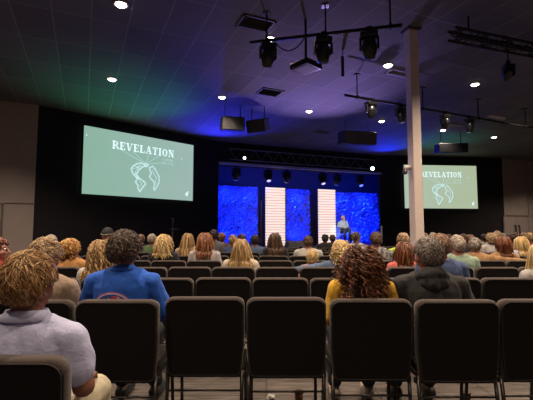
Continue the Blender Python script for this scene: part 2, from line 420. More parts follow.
# ------------------------------------------------------------------ lights helper
def lamp(kind, name, loc, energy, color, target=None, size=60, blend=.6, rad=.05, parent=None):
    l = bpy.data.lights.new(name, kind); l.energy = energy; l.color = color
    o = bpy.data.objects.new(name, l); col.objects.link(o); o.location = loc
    if kind == 'SPOT': l.spot_size = math.radians(size); l.spot_blend = blend
    if kind in ('SPOT', 'POINT'): l.shadow_soft_size = rad
    if target is not None: o.rotation_euler = (Vector(target)-Vector(loc)).to_track_quat('-Z', 'Y').to_euler()
    return o
WARM = (1.0, .80, .60)
M_GLOW = mat('downlight_glow', (1, 1, 1), .5, emit=(1.0, .93, .82), estr=14)
M_TRIM = mat('downlight_trim', (.35, .32, .30), .5)
dls = [((121, 4), 'recessed ceiling downlight highest at the upper left edge of the ceiling'),
       ((112, 79), 'recessed ceiling downlight in the green-lit ceiling above the left screen'),
       ((222, 97), 'recessed ceiling downlight in the deep blue ceiling beside the hanging speakers'),
       ((309, 111), 'recessed ceiling downlight in the purple ceiling above the stage header'),
       ((270, 38.5), 'recessed ceiling downlight right behind the nearest lighting bar'),
       ((388, 65), 'recessed ceiling downlight just left of the pillar top'),
       ((475, 84), 'recessed ceiling downlight right of the pillar, brightest on that side'),
       ((381.5, 121), 'recessed ceiling downlight between the large hanging speaker and the pillar'),
       ((443, 130), 'recessed ceiling downlight above the speaker over the right screen'),
       ((494, 137), 'recessed ceiling downlight farthest right, above the taupe wall')]
for (p, lab) in dls:
    c = at_z(p[0], p[1], CEIL)
    e = empty('recessed_downlight', c, 0, lab, 'ceiling light', 'recessed downlights in the ceiling')
    mb = MB(); n = 20
    r1 = [(.10*math.cos(2*PI*k/n), .10*math.sin(2*PI*k/n), -.002) for k in range(n)]; r2 = [(.125*math.cos(2*PI*k/n), .125*math.sin(2*PI*k/n), -.002) for k in range(n)]
    r3 = [(x, y, -.02) for x, y, z in r1]; r4 = [(x, y, -.012) for x, y, z in r2]
    mb.add(r1+r2+r3+r4, [(k, (k+1) % n, 2*n+(k+1) % n, 2*n+k) for k in range(n)]+[(2*n+k, 2*n+(k+1) % n, 3*n+(k+1) % n, 3*n+k) for k in range(n)]+[(3*n+k, 3*n+(k+1) % n, n+(k+1) % n, n+k) for k in range(n)])
    mb.build('trim_ring', M_TRIM, e, True)
    mb = MB(); mb.tube([(0, 0, -.003), (0, 0, -.02), (0, 0, -.04)], [.085, .085, .06], 20); mb.build('lens', M_GLOW, e, True)
    lamp('SPOT', 'downlight_beam', c-Vector((0, 0, .06)), 330, WARM, c-Vector((0, 0, 5)), 118, .75, .06)
for (x, y) in ((-4.98, 5.27), (-6.4, 8.5), (-1.1, 3.25), (1.46, 4.42), (4.0, 5.6), (6.5, 6.8), (7.7, 11.2), (.3, 1.0), (2.8, 2.2), (-2.3, -.2), (-3.7, 2.1), (5.3, 3.3), (1.8, -2), (9.0, 7.9), (10.3, 12.4), (11.6, 16.9), (14.2, 18.0), (-8.6, 7.2)):
    lamp('SPOT', 'downlight_beam', (x, y, CEIL-.06), (330 if y > 6 or abs(x) > 6 else 540) if y > 3 else 190, WARM, (x, y, 0), 118, .75, .06)

# ------------------------------------------------------------------ ceiling vents / panels
M_VENT = mat('vent_dark', (.045, .042, .05), .5)
M_VENTL = mat('vent_light', (.75, .72, .70), .4)
def vent(px, py, w, d, lab, m=M_VENT, rz=ROT, fins=7):
    c = at_z(px, py, CEIL); e = empty('ceiling_vent', c, rz, lab, 'air vent', 'air vents in the ceiling')
    mb = MB()
    for (x, y, a, b) in ((0, d/2-.02, w, .04), (0, -d/2+.02, w, .04), (w/2-.02, 0, .04, d), (-w/2+.02, 0, .04, d)): mb.box((x, y, -.012), (a, b, .022))
    mb.build('frame', m, e)
    mb = MB(); Mx = Matrix.Rotation(math.radians(35), 3, 'X')
    for k in range(fins): mb.box((0, -d/2+.05+(d-.1)*(k+.5)/fins, -.012), (w-.08, (d-.1)/fins*.8, .004), Mx)
    mb.build('louvre_blades', m, e); return e
vent(256, 23, .62, .42, 'dark rectangular ceiling grille high above the nearest lighting bar')
vent(270, 92, .62, .5, 'small dark square ceiling grille in the middle of the purple ceiling')
vent(400, 73, .7, .28, 'pale narrow ceiling grille touching the upper part of the pillar', M_TRIM)
vent(497, 117, .75, .16, 'slim bright linear ceiling diffuser near the right edge of the ceiling', M_VENTL, fins=2)
vent(455, 125, .7, .16, 'slim dim linear ceiling diffuser above the right screen', M_TRIM, fins=2)
vent(322, 132, .55, .25, 'tiny dark ceiling grille just above the stage header', fins=4)

# ------------------------------------------------------------------ lighting bars and moving heads
def bar(p, q, z, lab, name='lighting_bar', th=.028, hang=()):
    a = at_z(p[0], p[1], z); b = at_z(q[0], q[1], z)
    e = empty(name, (a+b)/2, math.atan2((b-a).y, (b-a).x), lab, 'lighting bar'); L = (b-a).length
    mb = MB(); mb.tube([(-L/2, 0, 0), (L/2, 0, 0)], th, 10); mb.build('pipe', M_METAL, e, True)
    for t in hang:
        mb = MB(); mb.tube([((t-.5)*L, 0, .0), ((t-.5)*L, 0, CEIL-z)], .014, 8); mb.box(((t-.5)*L, 0, CEIL-z-.01), (.12, .12, .02)); mb.build('drop_rod', M_METAL, e)
        mb = MB(); mb.box(((t-.5)*L, 0, 0), (.05, .085, .085)); mb.build('clamp', M_METAL, e, bevel=.01)
    return a, b
b1 = bar((250, 42.5), (402, 25), 4.52, 'nearest black lighting bar under the ceiling, carrying three moving heads', hang=(.12, .52, .93))
b2 = bar((345, 95), (533, 128), 4.45, 'long black lighting bar passing behind the pillar towards the right wall', hang=(.05, .35, .65, .95))
M_LENS = mat('lens_glass', (.10, .10, .16), .08, .2)
def moving_head(top, lab, s=1.0, rz=0, tilt=35, on=None, group='moving head lights on the ceiling bars'):
    e = empty('moving_head_light', top, rz, lab, 'stage light', group); e.scale = (s, s, s)
    mb = MB(); mb.box((0, 0, -.045), (.05, .07, .07)); mb.tube([(-.04, 0, 0), (.04, 0, 0)], .045, 12); mb.build('clamp', M_METAL, e, bevel=.006)
    mb = MB(); mb.box((0, 0, -.115), (.27, .20, .09)); mb.build('base', M_GLOSS, e, bevel=.02)
    mb = MB()
    for sx in (-1, 1): mb.box((sx*.135, 0, -.25), (.035, .10, .21)); 
    mb.box((0, 0, -.17), (.29, .10, .03)); mb.build('yoke', M_GLOSS, e, bevel=.015)
    R = Matrix.Rotation(math.radians(tilt), 3, 'X')
    h = MB(); pts = [R@Vector((0, 0, z))+Vector((0, 0, -.30)) for z in (.14, .12, .03, -.06, -.12, -.17)]
    h.tube(pts, [.05, .085, .115, .115, .095, .09], 18); hd = h.build('lamp_head', M_GLOSS, e, True)
    mb = MB(); mb.tube([R@Vector((0, 0, -.165))+Vector((0, 0, -.30)), R@Vector((0, 0, -.178))+Vector((0, 0, -.30))], .075, 18)
    mb.build('lens', on or M_LENS, hd, True)
    mb = MB()
    for k in range(6): mb.tube([R@Vector((.118*math.cos(a), .118*math.sin(a), .02+k*.0))+Vector((0, 0, -.30)) for a in [2*PI*j/24 for j in range(25)]], .004, 4, False) if k == 0 else None
    mb.build('trim_band', M_METAL, hd)
    return e
def onbar(b, px):
    a, c = b; best = min((i/400 for i in range(401)), key=lambda t: abs(proj(a.lerp(c, t))[0]-px)); return a.lerp(c, best)
def proj(p):
    v = Vector(p)-CAM; f = Vector((0, math.cos(PITCH), math.sin(PITCH))); u = Vector((0, -math.sin(PITCH), math.cos(PITCH)))
    return 266.5+F*v.x/v.dot(f), 200-F*v.dot(u)/v.dot(f)
for px, lab, s, rz, tl in ((268, 'moving head light at the left end of the nearest bar', .95, .3, 25), (323, 'moving head light in the middle of the nearest bar, right of the projector', 1.0, .1, 8), (369, 'moving head light at the right of the nearest bar, close to the pillar', 1.02, -.3, 20)):
    moving_head(onbar(b1, px), lab, s, rz, tl)
for px, lab, s, tl in ((371, 'moving head light on the far bar left of the pillar', .95, 15), (400.5, 'moving head light on the far bar half behind the left edge of the pillar', .95, -10), (445, 'moving head light on the far bar between pillar and right downlights', .9, 20), (469, 'dim moving head light on the far bar, rightmost of its row', .9, 0)):
    moving_head(onbar(b2, px), lab, s, ROT, tl)
# cable draped beneath nearest bar
a, b = b1; mb = MB()
p0 = onbar(b1, 274); p1 = onbar(b1, 305)
mb.tube([p0.lerp(p1, t)-Vector((0, 0, .02+.62*t*(1-t)*1.3)) for t in [i/14 for i in range(15)]], .010, 6); tag(mb.build('power_cable', M_METAL, None, True), 'thin black cable sagging between the first moving head and the projector pole', 'cable')
# box truss at right
def truss(p, q, z, lab):
    a = at_z(*p, z); b = at_z(*q, z); e = empty('box_truss', (a+b)/2, math.atan2((b-a).y, (b-a).x), lab, 'lighting truss'); L = (b-a).length
    mb = MB()
    for y in (-.08, .08):
        for zz in (-.08, .08): mb.tube([(-L/2, y, zz), (L/2, y, zz)], .024, 8)
    mb.build('chords', M_METAL, e, True)
    mb = MB(); n = int(L/.28)
    for k in range(n):
        x0 = -L/2+L*k/n; x1 = x0+L/n
        for y in (-.08, .08): mb.tube([(x0, y, -.08 if k % 2 else .08), (x1, y, .08 if k % 2 else -.08)], .012, 6)
        for zz in (-.08, .08): mb.tube([(x0, -.08 if k % 2 else .08, zz), (x1, .08 if k % 2 else -.08, zz)], .012, 6)
    mb.build('lattice', M_METAL, e)
    for t in (.1, .9):
        mb = MB(); mb.tube([((t-.5)*L, 0, .13), ((t-.5)*L, 0, CEIL-z)], .015, 8); mb.build('drop_rod', M_METAL, e)
    return e
truss((452, 34), (600, 64), 4.62, 'black lattice box truss running off the top right edge of the view')
c = at_y(508, 62, 7.3)
moving_head(c, 'small unlit stage light hanging below the lattice truss at upper right', .75, 0, 60, group='stage lights hung from the lattice truss')
mb = MB(); mb.tube([c, (c.x, c.y, CEIL)], .012, 6); tag(mb.build('drop_rod', M_METAL), 'thin rod holding the small stage light below the lattice truss', 'rod')

# projector on its pole
pp = at_z(307.5, 60, 4.16)
e = empty('ceiling_projector', pp, 0, 'flat dark projector hung corner-first on a long pole beneath the nearest bar', 'projector')
R = Matrix.Rotation(math.radians(43), 3, 'Z')
mb = MB(); mb.box((0, .27, 0), (.40, .40, .10), R); mb.build('casing', M_GLOSS, e, bevel=.012)
mb = MB(); mb.box((0, .27, -.053), (.32, .32, .008), R); mb.build('bottom_panel', mat('grey_plastic', (.26, .25, .28), .5), e, bevel=.003)
mb = MB(); mb.tube([(0, .27, .05), (0, .27, CEIL-4.16)], .022, 10); mb.build('pole', M_METAL, e, True)
mb = MB(); mb.box((0, .27, .07), (.16, .16, .04)); mb.build('mount_plate', M_METAL, e, bevel=.005)
mb = MB(); mb.tube([R@Vector((.0, .195, 0))+Vector((0, .27, 0)), R@Vector((.0, .225, 0))+Vector((0, .27, 0))], .035, 14); mb.build('lens', M_LENS, e, True)
# narrow hanging thing
p = at_y(342.5, 66, 8.0)
e = empty('hanging_microphone', p, .3, 'thin dark hanging antenna blade between the bar lights', 'antenna')
mb = MB(); mb.prism([(-.02, -.035), (.02, -.035), (.035, 0), (.02, .035), (-.02, .035), (-.03, 0)], -.24, .20); mb.build('blade', M_METAL, e, bevel=.01)
mb = MB(); mb.tube([(0, 0, .18), (0, 0, CEIL-p.z)], .006, 6); mb.build('cord', M_METAL, e)

# hanging speakers
def speaker(px, py, z, size, rz, tilt, lab, grill=M_GLOSS):
    c = at_z(px, py, z); e = empty('hanging_speaker', c, rz, lab, 'speaker')
    R = Matrix.Rotation(tilt, 3, 'X'); w, d, h = size
    mb = MB(); mb.box((0, 0, 0), (w, d, h), R); cb = mb.build('cabinet', M_BLACK, e, bevel=.02)
    mb = MB(); mb.box(R@Vector((0, -d/2-.008, 0)), (w*.94, .018, h*.9), R); mb.build('grille', grill, e, bevel=.006)
    for sx in (-.35, .35):
        mb = MB(); mb.tube([(sx*w, 0, h/2*.8), (sx*w, 0, CEIL-c.z)], .012, 6); mb.build('hanging_rod', M_METAL, e)
M_GR = mat('speaker_grille', (.022, .02, .022), .6, bump=.5, bscale=300)
speaker(232.5, 124.5, 4.45, (.66, .45, .40), math.radians(14), .1, 'black speaker box hung from the ceiling, left one of the pair under the blue ceiling', M_GR)
speaker(258, 125.5, 4.45, (.58, .45, .36), math.radians(-22), .35, 'black speaker box hung from the ceiling, right one of the pair and tilted down', M_GR)
speaker(357, 138.5, 4.4, (1.15, .55, .42), math.radians(10), .12, 'long grey-fronted speaker hung from the ceiling left of the pillar', mat('grille_grey', (.08, .07, .07), .6))
speaker(451, 148.5, 4.40, (1.05, .5, .34), math.radians(-2), .1, 'long black speaker hung from the ceiling above the right screen', M_GLOSS)

# ------------------------------------------------------------------ stage
M_PANEL = mat('foil_panel', (.34, .46, .9), .24, .55)
def crinkle(name, pl, pr, z0, z1, lab, seed):
    w = (pr-pl).length; rz = math.atan2((pr-pl).y, (pr-pl).x); c = (pl+pr)/2
    e = empty(name, (c.x, c.y, DECK), rz, lab, 'backdrop panel', 'crinkled backdrop panels on the stage')
    nx = max(10, int(w/.022)); nz = int((z1-z0)/.022); vs = []
    for j in range(nz+1):
        for i in range(nx+1):
            x = -w/2+w*i/nx; z = z0-DECK+(z1-z0)*j/nz
            q = Vector((x*5.0+z*2.2+seed*7, seed*3, z*10-x*5))
            t = noise.noise(q*.9)*1.0
            d = (abs(noise.noise(q+Vector((t, 0, t))))*.24 + abs(noise.noise(q*2.2))*.05)
            vs.append((x, -d, z))
    fs = [(j*(nx+1)+i, j*(nx+1)+i+1, (j+1)*(nx+1)+i+1, (j+1)*(nx+1)+i) for j in range(nz) for i in range(nx)]
    mb = MB(); mb.add(vs, fs); o = mb.build('crinkled_sheet', M_PANEL, e, True)
    s = o.modifiers.new('s', 'SOLIDIFY'); s.thickness = .008; s.offset = 1
    mb = MB()
    for sx in (-1, 1): mb.box((sx*w/2, .06, (z0+z1)/2-DECK), (.05, .06, z1-z0))
    for zz in (.03, (z0+z1)/2-DECK, z1-DECK-.03): mb.box((0, .06, zz), (w, .06, .05))
    mb.build('support_frame', M_METAL, e)
OFFP = 2.5
zt = lambda px, py, off: on_plane(px, py, Cc+ND*off, ND).z
crinkle('backdrop_panel', S(212, OFFP), S(257.5, OFFP), DECK+.01, zt(238, 186.3, OFFP), 'blue-lit crinkled backdrop panel at the left of the stage behind the cymbal', 1)
crinkle('backdrop_panel', S(285.5, OFFP), S(309.5, OFFP), DECK+.01, zt(297, 189.3, OFFP), 'blue-lit crinkled backdrop panel between the two striped white towers', 2)
crinkle('backdrop_panel', S(335, OFFP), S(378.5, OFFP), DECK+.01, zt(355, 192.5, OFFP), 'blue-lit crinkled backdrop panel behind the seated speaker', 3)
M_SLAT = mat('lit_slat', (.8, .7, .66), .5, emit=(1.0, .84, .76), estr=1.0)
M_GAP = mat('lit_gap', (.5, .36, .35), .6, emit=(.5, .34, .36), estr=.6)
def tower(pl, pr, z1, lab):
    w = (pr-pl).length; rz = math.atan2((pr-pl).y, (pr-pl).x); c = (pl+pr)/2; h = z1-DECK
    e = empty('slatted_light_tower', (c.x, c.y, DECK), rz, lab, 'light tower', 'slatted light towers on the stage')
    mb = MB(); mb.box((0, .05, h/2), (w*.97, .04, h-.02)); mb.build('glowing_back_panel', M_GAP, e)
    n = 22
    for k in range(n):
        mb = MB(); mb.box((0, 0, (k+.5)*h/n), (w, .03, h/n*.60)); mb.build('slat', M_SLAT, e)
    for sx in (-1, 1):
        mb = MB(); mb.box((sx*(w/2-.04), .09, h/2), (.05, .05, h)); mb.build('upright', M_METAL, e)
    mb = MB(); mb.box((0, .25, .03), (w, .4, .05)); mb.build('base', M_METAL, e)
OFFT = 1.5
t1 = (S(265.6, OFFT), S(285.2, OFFT), zt(275, 187.3, OFFT)); t2 = (S(318.6, OFFT), S(335.8, OFFT), zt(327, 189.2, OFFT))
tower(*t1, 'left of the two glowing white slatted towers on the stage'); tower(*t2, 'right of the two glowing white slatted towers, beside the seated speaker')
# lighting pipe inside the stage with fixtures
pa = S(214, .7); pb = S(384, .7); zb = zt(285, 169.5, .7)
e = empty('stage_lighting_pipe', ((pa+pb)/2).to_tuple()[:2]+(zb,), math.atan2((pb-pa).y, (pb-pa).x), 'black pipe above the stage carrying the stage lights', 'lighting bar'); L = (pb-pa).length
mb = MB(); mb.tube([(-L/2+.1, 0, 0), (L/2-.1, 0, 0)], .03, 8); mb.build('pipe', M_METAL, e, True)
for t in (-.4, -.1, .2, .4):
    mb = MB(); mb.tube([(t*L, 0, 0), (t*L, 0, CEIL-zb)], .012, 6); mb.build('drop_rod', M_METAL, e)
M_BLENS = mat('blue_lit_lens', (.1, .1, .3), .2, emit=(.12, .2, 1.0), estr=2.0)
M_PLENS = mat('violet_lit_lens', (.2, .2, .3), .2, emit=(.55, .5, 1.0), estr=1.2)
for i, (px, on, lab) in enumerate(((236, M_BLENS, 'stage light above the left backdrop panel, glowing faint blue'), (268, M_PLENS, 'stage light just left over the first striped tower'), (287, M_PLENS, 'stage light just right of the first striped tower, pale lens'), (323, M_PLENS, 'stage light directly over the second striped tower'), (338, M_BLENS, 'stage light right of the second striped tower'), (361, M_BLENS, 'stage light farthest right above the stage, faint blue'))):
    q = S(px, .7); q.z = zb
    moving_head(q, lab, 1.25, ROT, -25 if i % 2 else 20, on=on, group='stage lights inside the stage opening')
# small bright lamps on the header
M_WLENS = mat('white_lit_lens', (.8, .9, 1), .2, emit=(.75, .98, 1.0), estr=9)
for (px, py, sz, lab) in ((244.5, 158, .055, 'small bright white lamp on the left of the stage header'), (372.5, 168.5, .085, 'brightest small white lamp on the right end of the stage header')):
    q = on_plane(px, py, Cc-ND*.35, ND)
    e = empty('header_spotlight', q, math.radians(5), lab, 'spotlight')
    mb = MB(); mb.tube([(0, .20, .03), (0, .16, .03), (0, 0, 0)], [.06, .09, .10], 14); mb.build('can', M_GLOSS, e, True)
    mb = MB(); mb.ell((0, -.005, 0), (sz, .02, sz)); mb.build('lens', M_WLENS, e, True)
    mb = MB(); mb.tube([(0, .12, .09), (0, .2, .2), (0, .36, .2)], .015, 6); mb.build('bracket', M_METAL, e)
# header ledge (lit lower lip) and truss pattern on the header
mb = MB(); rz = math.atan2(UD.y, UD.x); mid = (Cc+D)/2
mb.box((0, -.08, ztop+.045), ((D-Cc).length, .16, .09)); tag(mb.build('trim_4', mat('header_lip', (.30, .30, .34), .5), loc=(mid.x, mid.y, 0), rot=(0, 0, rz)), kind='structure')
zt_h = on_plane(236, 149, Cc-ND*.2, ND).z; zb_h = on_plane(240, 160, Cc-ND*.2, ND).z
e = empty('header_truss', (mid.x-ND.x*.2, mid.y-ND.y*.2, (zt_h+zb_h)/2), rz, 'dark lattice truss along the top of the stage opening', 'lighting truss')
L = (D-Cc).length*.9; hh = (zt_h-zb_h)/2
mb = MB()
for zz in (-hh, hh):
    mb.tube([(-L/2, 0, zz), (L/2, 0, zz)], .025, 8)
mb.build('chords', mat('truss_metal', (.16, .15, .17), .4, .7), e, True)
mb = MB(); n = 26
for k in range(n): mb.tube([(-L/2+L*k/n, 0, -hh if k % 2 else hh), (-L/2+L*(k+1)/n, 0, hh if k % 2 else -hh)], .012, 6)
mb.build('lattice', MATS['truss_metal'], e)
for t in (-.45, -.15, .15, .45):
    mb = MB(); mb.tube([(t*L, 0, hh), (t*L, 0, CEIL-(zt_h+zb_h)/2)], .012, 6); mb.build('hanger', M_METAL, e)

# cymbal, stands, speaker stool
def stand(name, px, off, h, lab, cat, m=M_METAL, r=.014, side=None):
    p = S(px, off); p.z = DECK
    e = empty(name, p, 0, lab, cat)
    for k in range(3):
        a = 2*PI*k/3+.4; mb = MB(); mb.tube([(0, 0, .30), (.26*math.cos(a), .26*math.sin(a), .012)], .010, 6); mb.build('leg', M_METAL, e, True)
    mb = MB(); mb.tube([(0, 0, .12), (0, 0, h)], r, 8); mb.build('pole', m, e, True)
    return e
q = S(238, .8)
e = stand('cymbal', 238, .8, zt(238, 227.5, .8)-DECK, 'dark cymbal on a tripod stand in front of the left blue panel', 'cymbal')
hc_ = zt(238, 227.5, .8)-DECK
mb = MB(); n = 28
mb.tube([(0, 0, hc_-.02), (0, 0, hc_), (0, 0, hc_+.02), (0, 0, hc_+.06)], [.31, .30, .09, .02], n); mb.build('cymbal_disc', mat('bronze_cymbal', (.12, .09, .06), .35, .8), e, True)
e = stand('microphone_stand', 261, 1.2, 2.1, 'tall thin pinkish pole stand left of the first striped tower', 'stand', mat('pale_pole', (.7, .5, .45), .4), .018)
mb = MB(); mb.cap((0, 0, 2.1), (0, 0, 2.2), .03, .035); mb.build('microphone', M_METAL, e, True)
e = stand('white_pole_light', 381.5, -.9, zt(381.5, 227, -.9)-DECK-.0, 'short white upright pole at the right edge of the stage', 'stand', mat('white_pole', (.75, .72, .75), .4), .035)
hh2 = zt(381.5, 227, -.9)-DECK
mb = MB(); mb.ell((0, 0, hh2), (.045, .045, .07)); mb.build('rounded_tip', MATS['white_pole'], e, True)
# microphone stand on floor in front of the left wall
p = at_y(172.5, 240, 14.0); p.z = 0
e = empty('microphone_stand', p, 0, 'dark boom microphone stand against the black wall left of the stage', 'stand')
hz = at_y(172.5, 222, 14.0).z
mb = MB(); mb.tube([(0, 0, .05), (0, 0, hz)], .02, 8); mb.build('pole', mat('stand_grey', (.10, .08, .08), .4, .5), e, True)
mb = MB(); mb.box((.06, 0, hz-.25), (.3, .03, .05)); mb.build('boom_clamp', MATS['stand_grey'], e); mb = MB(); mb.cap((0, 0, hz), (0, -.04, hz+.1), .05, .05); mb.build('microphone', MATS['stand_grey'], e, True)
mb = MB(); mb.tube([(0, 0, 0), (0, 0, .05)], [.18, .15], 20); mb.build('round_base', M_METAL, e, True)
# low monitor on the deck
for px, lab in ((300, 'low pale wedge monitor on the stage front between the towers'), (292, 'second low wedge monitor, left of the pale one')):
    p = S(px, -1.0); p.z = DECK
    e = empty('wedge_monitor', p, ROT, lab, 'floor monitor', 'wedge monitors at the stage front')
    mb = MB(); poly_ = [(-.18, 0), (.2, 0), (.2, .12), (-.02, .30), (-.18, .22)]
    vs = [(sx*.25, y, z) for sx in (-1, 1) for y, z in poly_]; mb.add(vs, [(0,1,2,3,4), (9,8,7,6,5)]+[(i, 5+i, 5+(i+1) % 5, (i+1) % 5) for i in range(5)])
    mb.build('cabinet', mat('monitor_grey', (.3, .28, .3), .6), e, bevel=.01)
    mb = MB(); Mx = Matrix.Rotation(math.radians(-40), 3, 'X'); mb.box((0, .10, .215), (.42, .2, .01), Matrix.Rotation(math.radians(-39.3), 3, 'X')); mb.build('grille', M_GR, e)

# ------------------------------------------------------------------ chairs
def make_chair():
    e = empty('stacking_chair', (0, 0, 0))
    # backrest: rounded rectangle, slightly narrower at the bottom, thick cushion
    def outline(inset=0):
        w = .261-inset; b = .244-inset; z0 = .362+inset; z1 = .872-inset; pts = []
        for (cx, cz, r, a0) in ((w-.055, z1-.045, .05, 0), (-w+.055, z1-.045, .05, 90), (-b+.03, z0+.03, .03, 180), (b-.03, z0+.03, .03, 270)):
            sgn = 1 if cx > 0 else -1
            for k in range(6):
                a = math.radians(a0+90*k/5); pts.append((cx+r*math.cos(a)*(1.1 if r > .04 else 1), cz+r*math.sin(a)*(.9 if r > .04 else 1)))
            if a0 == 90: pts.append((-w+.002, .56))
        pts.append((w-.002, .56))
        return pts
    def bx_(y, z): return y-(z-.38)*.06
    rings = [(.018, -.005), (.012, -.003), (.006, .003), (.002, .010), (0, .024), (.002, .050), (.012, .066), (.035, .074)]
    vs = []; o = outline(); n = len(o)
    for ins, y in rings:
        o2 = outline(ins)
        top = 1.0
        vs += [(x, bx_(y, z), z+.006*math.cos(x/.26*PI/2)*(z > .8)) for x, z in o2]
    R = len(vs)//n; fs = [(i*n+k, i*n+(k+1) % n, (i+1)*n+(k+1) % n, (i+1)*n+k) for i in range(R-1) for k in range(n)]
    fs += [tuple(range(n))[::-1], tuple((R-1)*n+k for k in range(n))]
    mb = MB(); mb.add(vs, fs); back = mb.build('backrest', M_FAB, e, True)
    bpn = []; 
    for ins, y in ((.006, .006), (.005, -.001), (.012, -.008)): bpn += [(x, bx_(y, z), z-(.013 if z > .80 else 0)+.006*math.cos(x/.26*PI/2)*(z > .8)) for x, z in outline(ins)]
    mb = MB(); mb.add(bpn, [(i*n+k, i*n+(k+1) % n, (i+1)*n+(k+1) % n, (i+1)*n+k) for i in range(2) for k in range(n)]+[tuple(range(n))[::-1], tuple(2*n+k for k in range(n))])
    mb.build('shaded_back', M_BKP, e)  # dark sheet for the shaded rear, set lower to leave a lit-looking top rim
    mb = MB(); pts = [(x, bx_(-.006, z)-.001, z-.008*(z > .8)+.006*math.cos(x/.26*PI/2)*(z > .8)) for x, z in outline(.010)]
    mb.tube(pts+[pts[0]], .0035, 6, False); mb.build('piping', M_PIPE, back, True)
    mb = MB(); mb.box((0, .045, .362), (.522, .03, .034)); mb.build('rear_rail', M_BLACK, e, bevel=.004)
    mb = MB(); prof = [(.085, .415), (.09, .455), (.13, .470), (.42, .472), (.50, .462), (.525, .440), (.52, .410), (.10, .400)]
    vs = [(sx*(.245-.012*(abs(j-3.5) > 2.4)), y, z) for sx in (-1, 1) for j, (y, z) in enumerate(prof)]; k = len(prof)
    mb.add(vs, [tuple(range(k)), tuple(range(k, 2*k))[::-1]]+[(i, k+i, k+(i+1) % k, (i+1) % k) for i in range(k)])
    mb.build('seat', mat('seat_cloth', (.02, .015, .014), .95, 0, noise_amt=.3, nscale=120), e, bevel=.012)
    for sx in (-1, 1):
        mb = MB(); mb.tube([(sx*.243, .03, .395), (sx*.243, .0, .2), (sx*.245, -.03, .012)], .0125, 8); mb.tube([(sx*.245, -.03, 0), (sx*.245, -.03, .02)], .016, 8); mb.build('leg', M_FRAME, e, True)
        mb = MB(); mb.tube([(sx*.243, .46, .40), (sx*.243, .475, .2), (sx*.245, .50, .012)], .0125, 8); mb.tube([(sx*.245, .50, 0), (sx*.245, .50, .02)], .016, 8); mb.build('leg', M_FRAME, e, True)
    mb = MB(); mb.tube([(-.24, .05, .390), (.24, .05, .390)], .011, 8); mb.tube([(-.24, .46, .395), (.24, .46, .395)], .011, 8)
    for sx in (-1, 1): mb.tube([(sx*.243, .48, .392), (sx*.243, .03, .392), (sx*.243, .026, .44), (sx*.236, .028, .60)], .0115, 8)
    mb.build('seat_frame', M_FRAME, e, True)
    mb = MB(); mb.tube([(-.243, .005, .272), (.243, .005, .272)], .0065, 6); mb.build('stretcher', M_FRAME, e, True)
    return e
def copy_tree(o, parent=None):
    c = o.copy(); col.objects.link(c)
    if parent: c.parent = parent
    for ch in list(o.children): copy_tree(ch, c)
    return c
CHAIR = make_chair(); chair_used = False
ROWS = {'0': 1.42, 'A': 2.64, 'B': 3.80, 'C': 4.95, 'D': 6.10, 'E': 7.30, 'F': 8.50, 'G': 9.70, 'H': 10.9, 'I': 12.1}
LEFT = {'D': -4.4, 'E': -4.2, 'F': -3.4, 'G': -2.9, 'H': -2.0, 'I': .8}
RN = {'A': 'nearest full row', 'B': 'second row ahead', 'C': 'third row ahead', 'D': 'fourth row ahead', 'E': 'fifth row ahead', 'F': 'sixth row ahead', 'G': 'seventh row ahead', 'H': 'eighth row ahead', 'I': 'ninth and last row'}
ORD = ['leftmost', 'second', 'third', 'fourth', 'fifth', 'sixth', 'seventh', 'eighth', 'ninth', 'tenth', 'eleventh', 'twelfth', 'thirteenth', 'fourteenth', 'fifteenth', 'sixteenth', 'seventeenth', 'eighteenth', 'nineteenth', 'twentieth', 'twenty-first', 'twenty-second', 'twenty-third', 'twenty-fourth', 'twenty-fifth', 'twenty-sixth', 'twenty-seventh', 'twenty-eighth']
UNIQ = {('0', -2): 'dark padded chair at the lower left corner holding the boy in the pale polo',
        ('A', -2): 'dark padded chair in the nearest full row holding the man in the royal blue shirt',
        ('A', -3): 'dark padded chair in the nearest full row just right of the blond boy\'s head',
        ('A', -1): 'empty dark padded chair right beside the man in the royal blue shirt',
        ('A', 0): 'empty dark padded chair beside the woman in the mustard sweater, on her left',
        ('A', 1): 'dark padded chair in the nearest full row holding the woman with big curls',
        ('A', 2): 'dark padded chair in the nearest full row holding the man in the grey hoodie',
        ('A', 3): 'empty dark padded chair at the right edge of the nearest full row'}
def put_chair(x, y, lab, group, rz=0):
    global chair_used
    c = CHAIR if not chair_used else copy_tree(CHAIR); chair_used = True
    c.location = (x, y, 0); c.rotation_euler = (0, 0, rz); tag(c, lab, 'chair', group); return c
rr = random.Random(11)
for r, y in ROWS.items():
    ks = []
    for k in range(-16, 24):
        x = .13+.535*k
        if r == '0':
            if k == -2: ks.append(k)
            continue
        px = 266+400*x/y
        if px < -22 or px > 556: continue
        if r in LEFT and x < LEFT[r]: continue
        ks.append(k)
    for i, k in enumerate(ks):
        lab = UNIQ.get((r, k)) or 'dark padded chair, %s from the left in the %s' % (ORD[i], RN[r])
        dy = {-3: -.07, -2: -.06, -1: .05, 0: .03, 1: -.03, 2: -.06, 3: -.04}.get(k, 0) if r == 'A' else rr.uniform(-.02, .02)
        put_chair(.13+.535*k, y+dy, lab, 'chairs in the %s' % RN.get(r, 'camera row'), rr.uniform(-.01, .01))

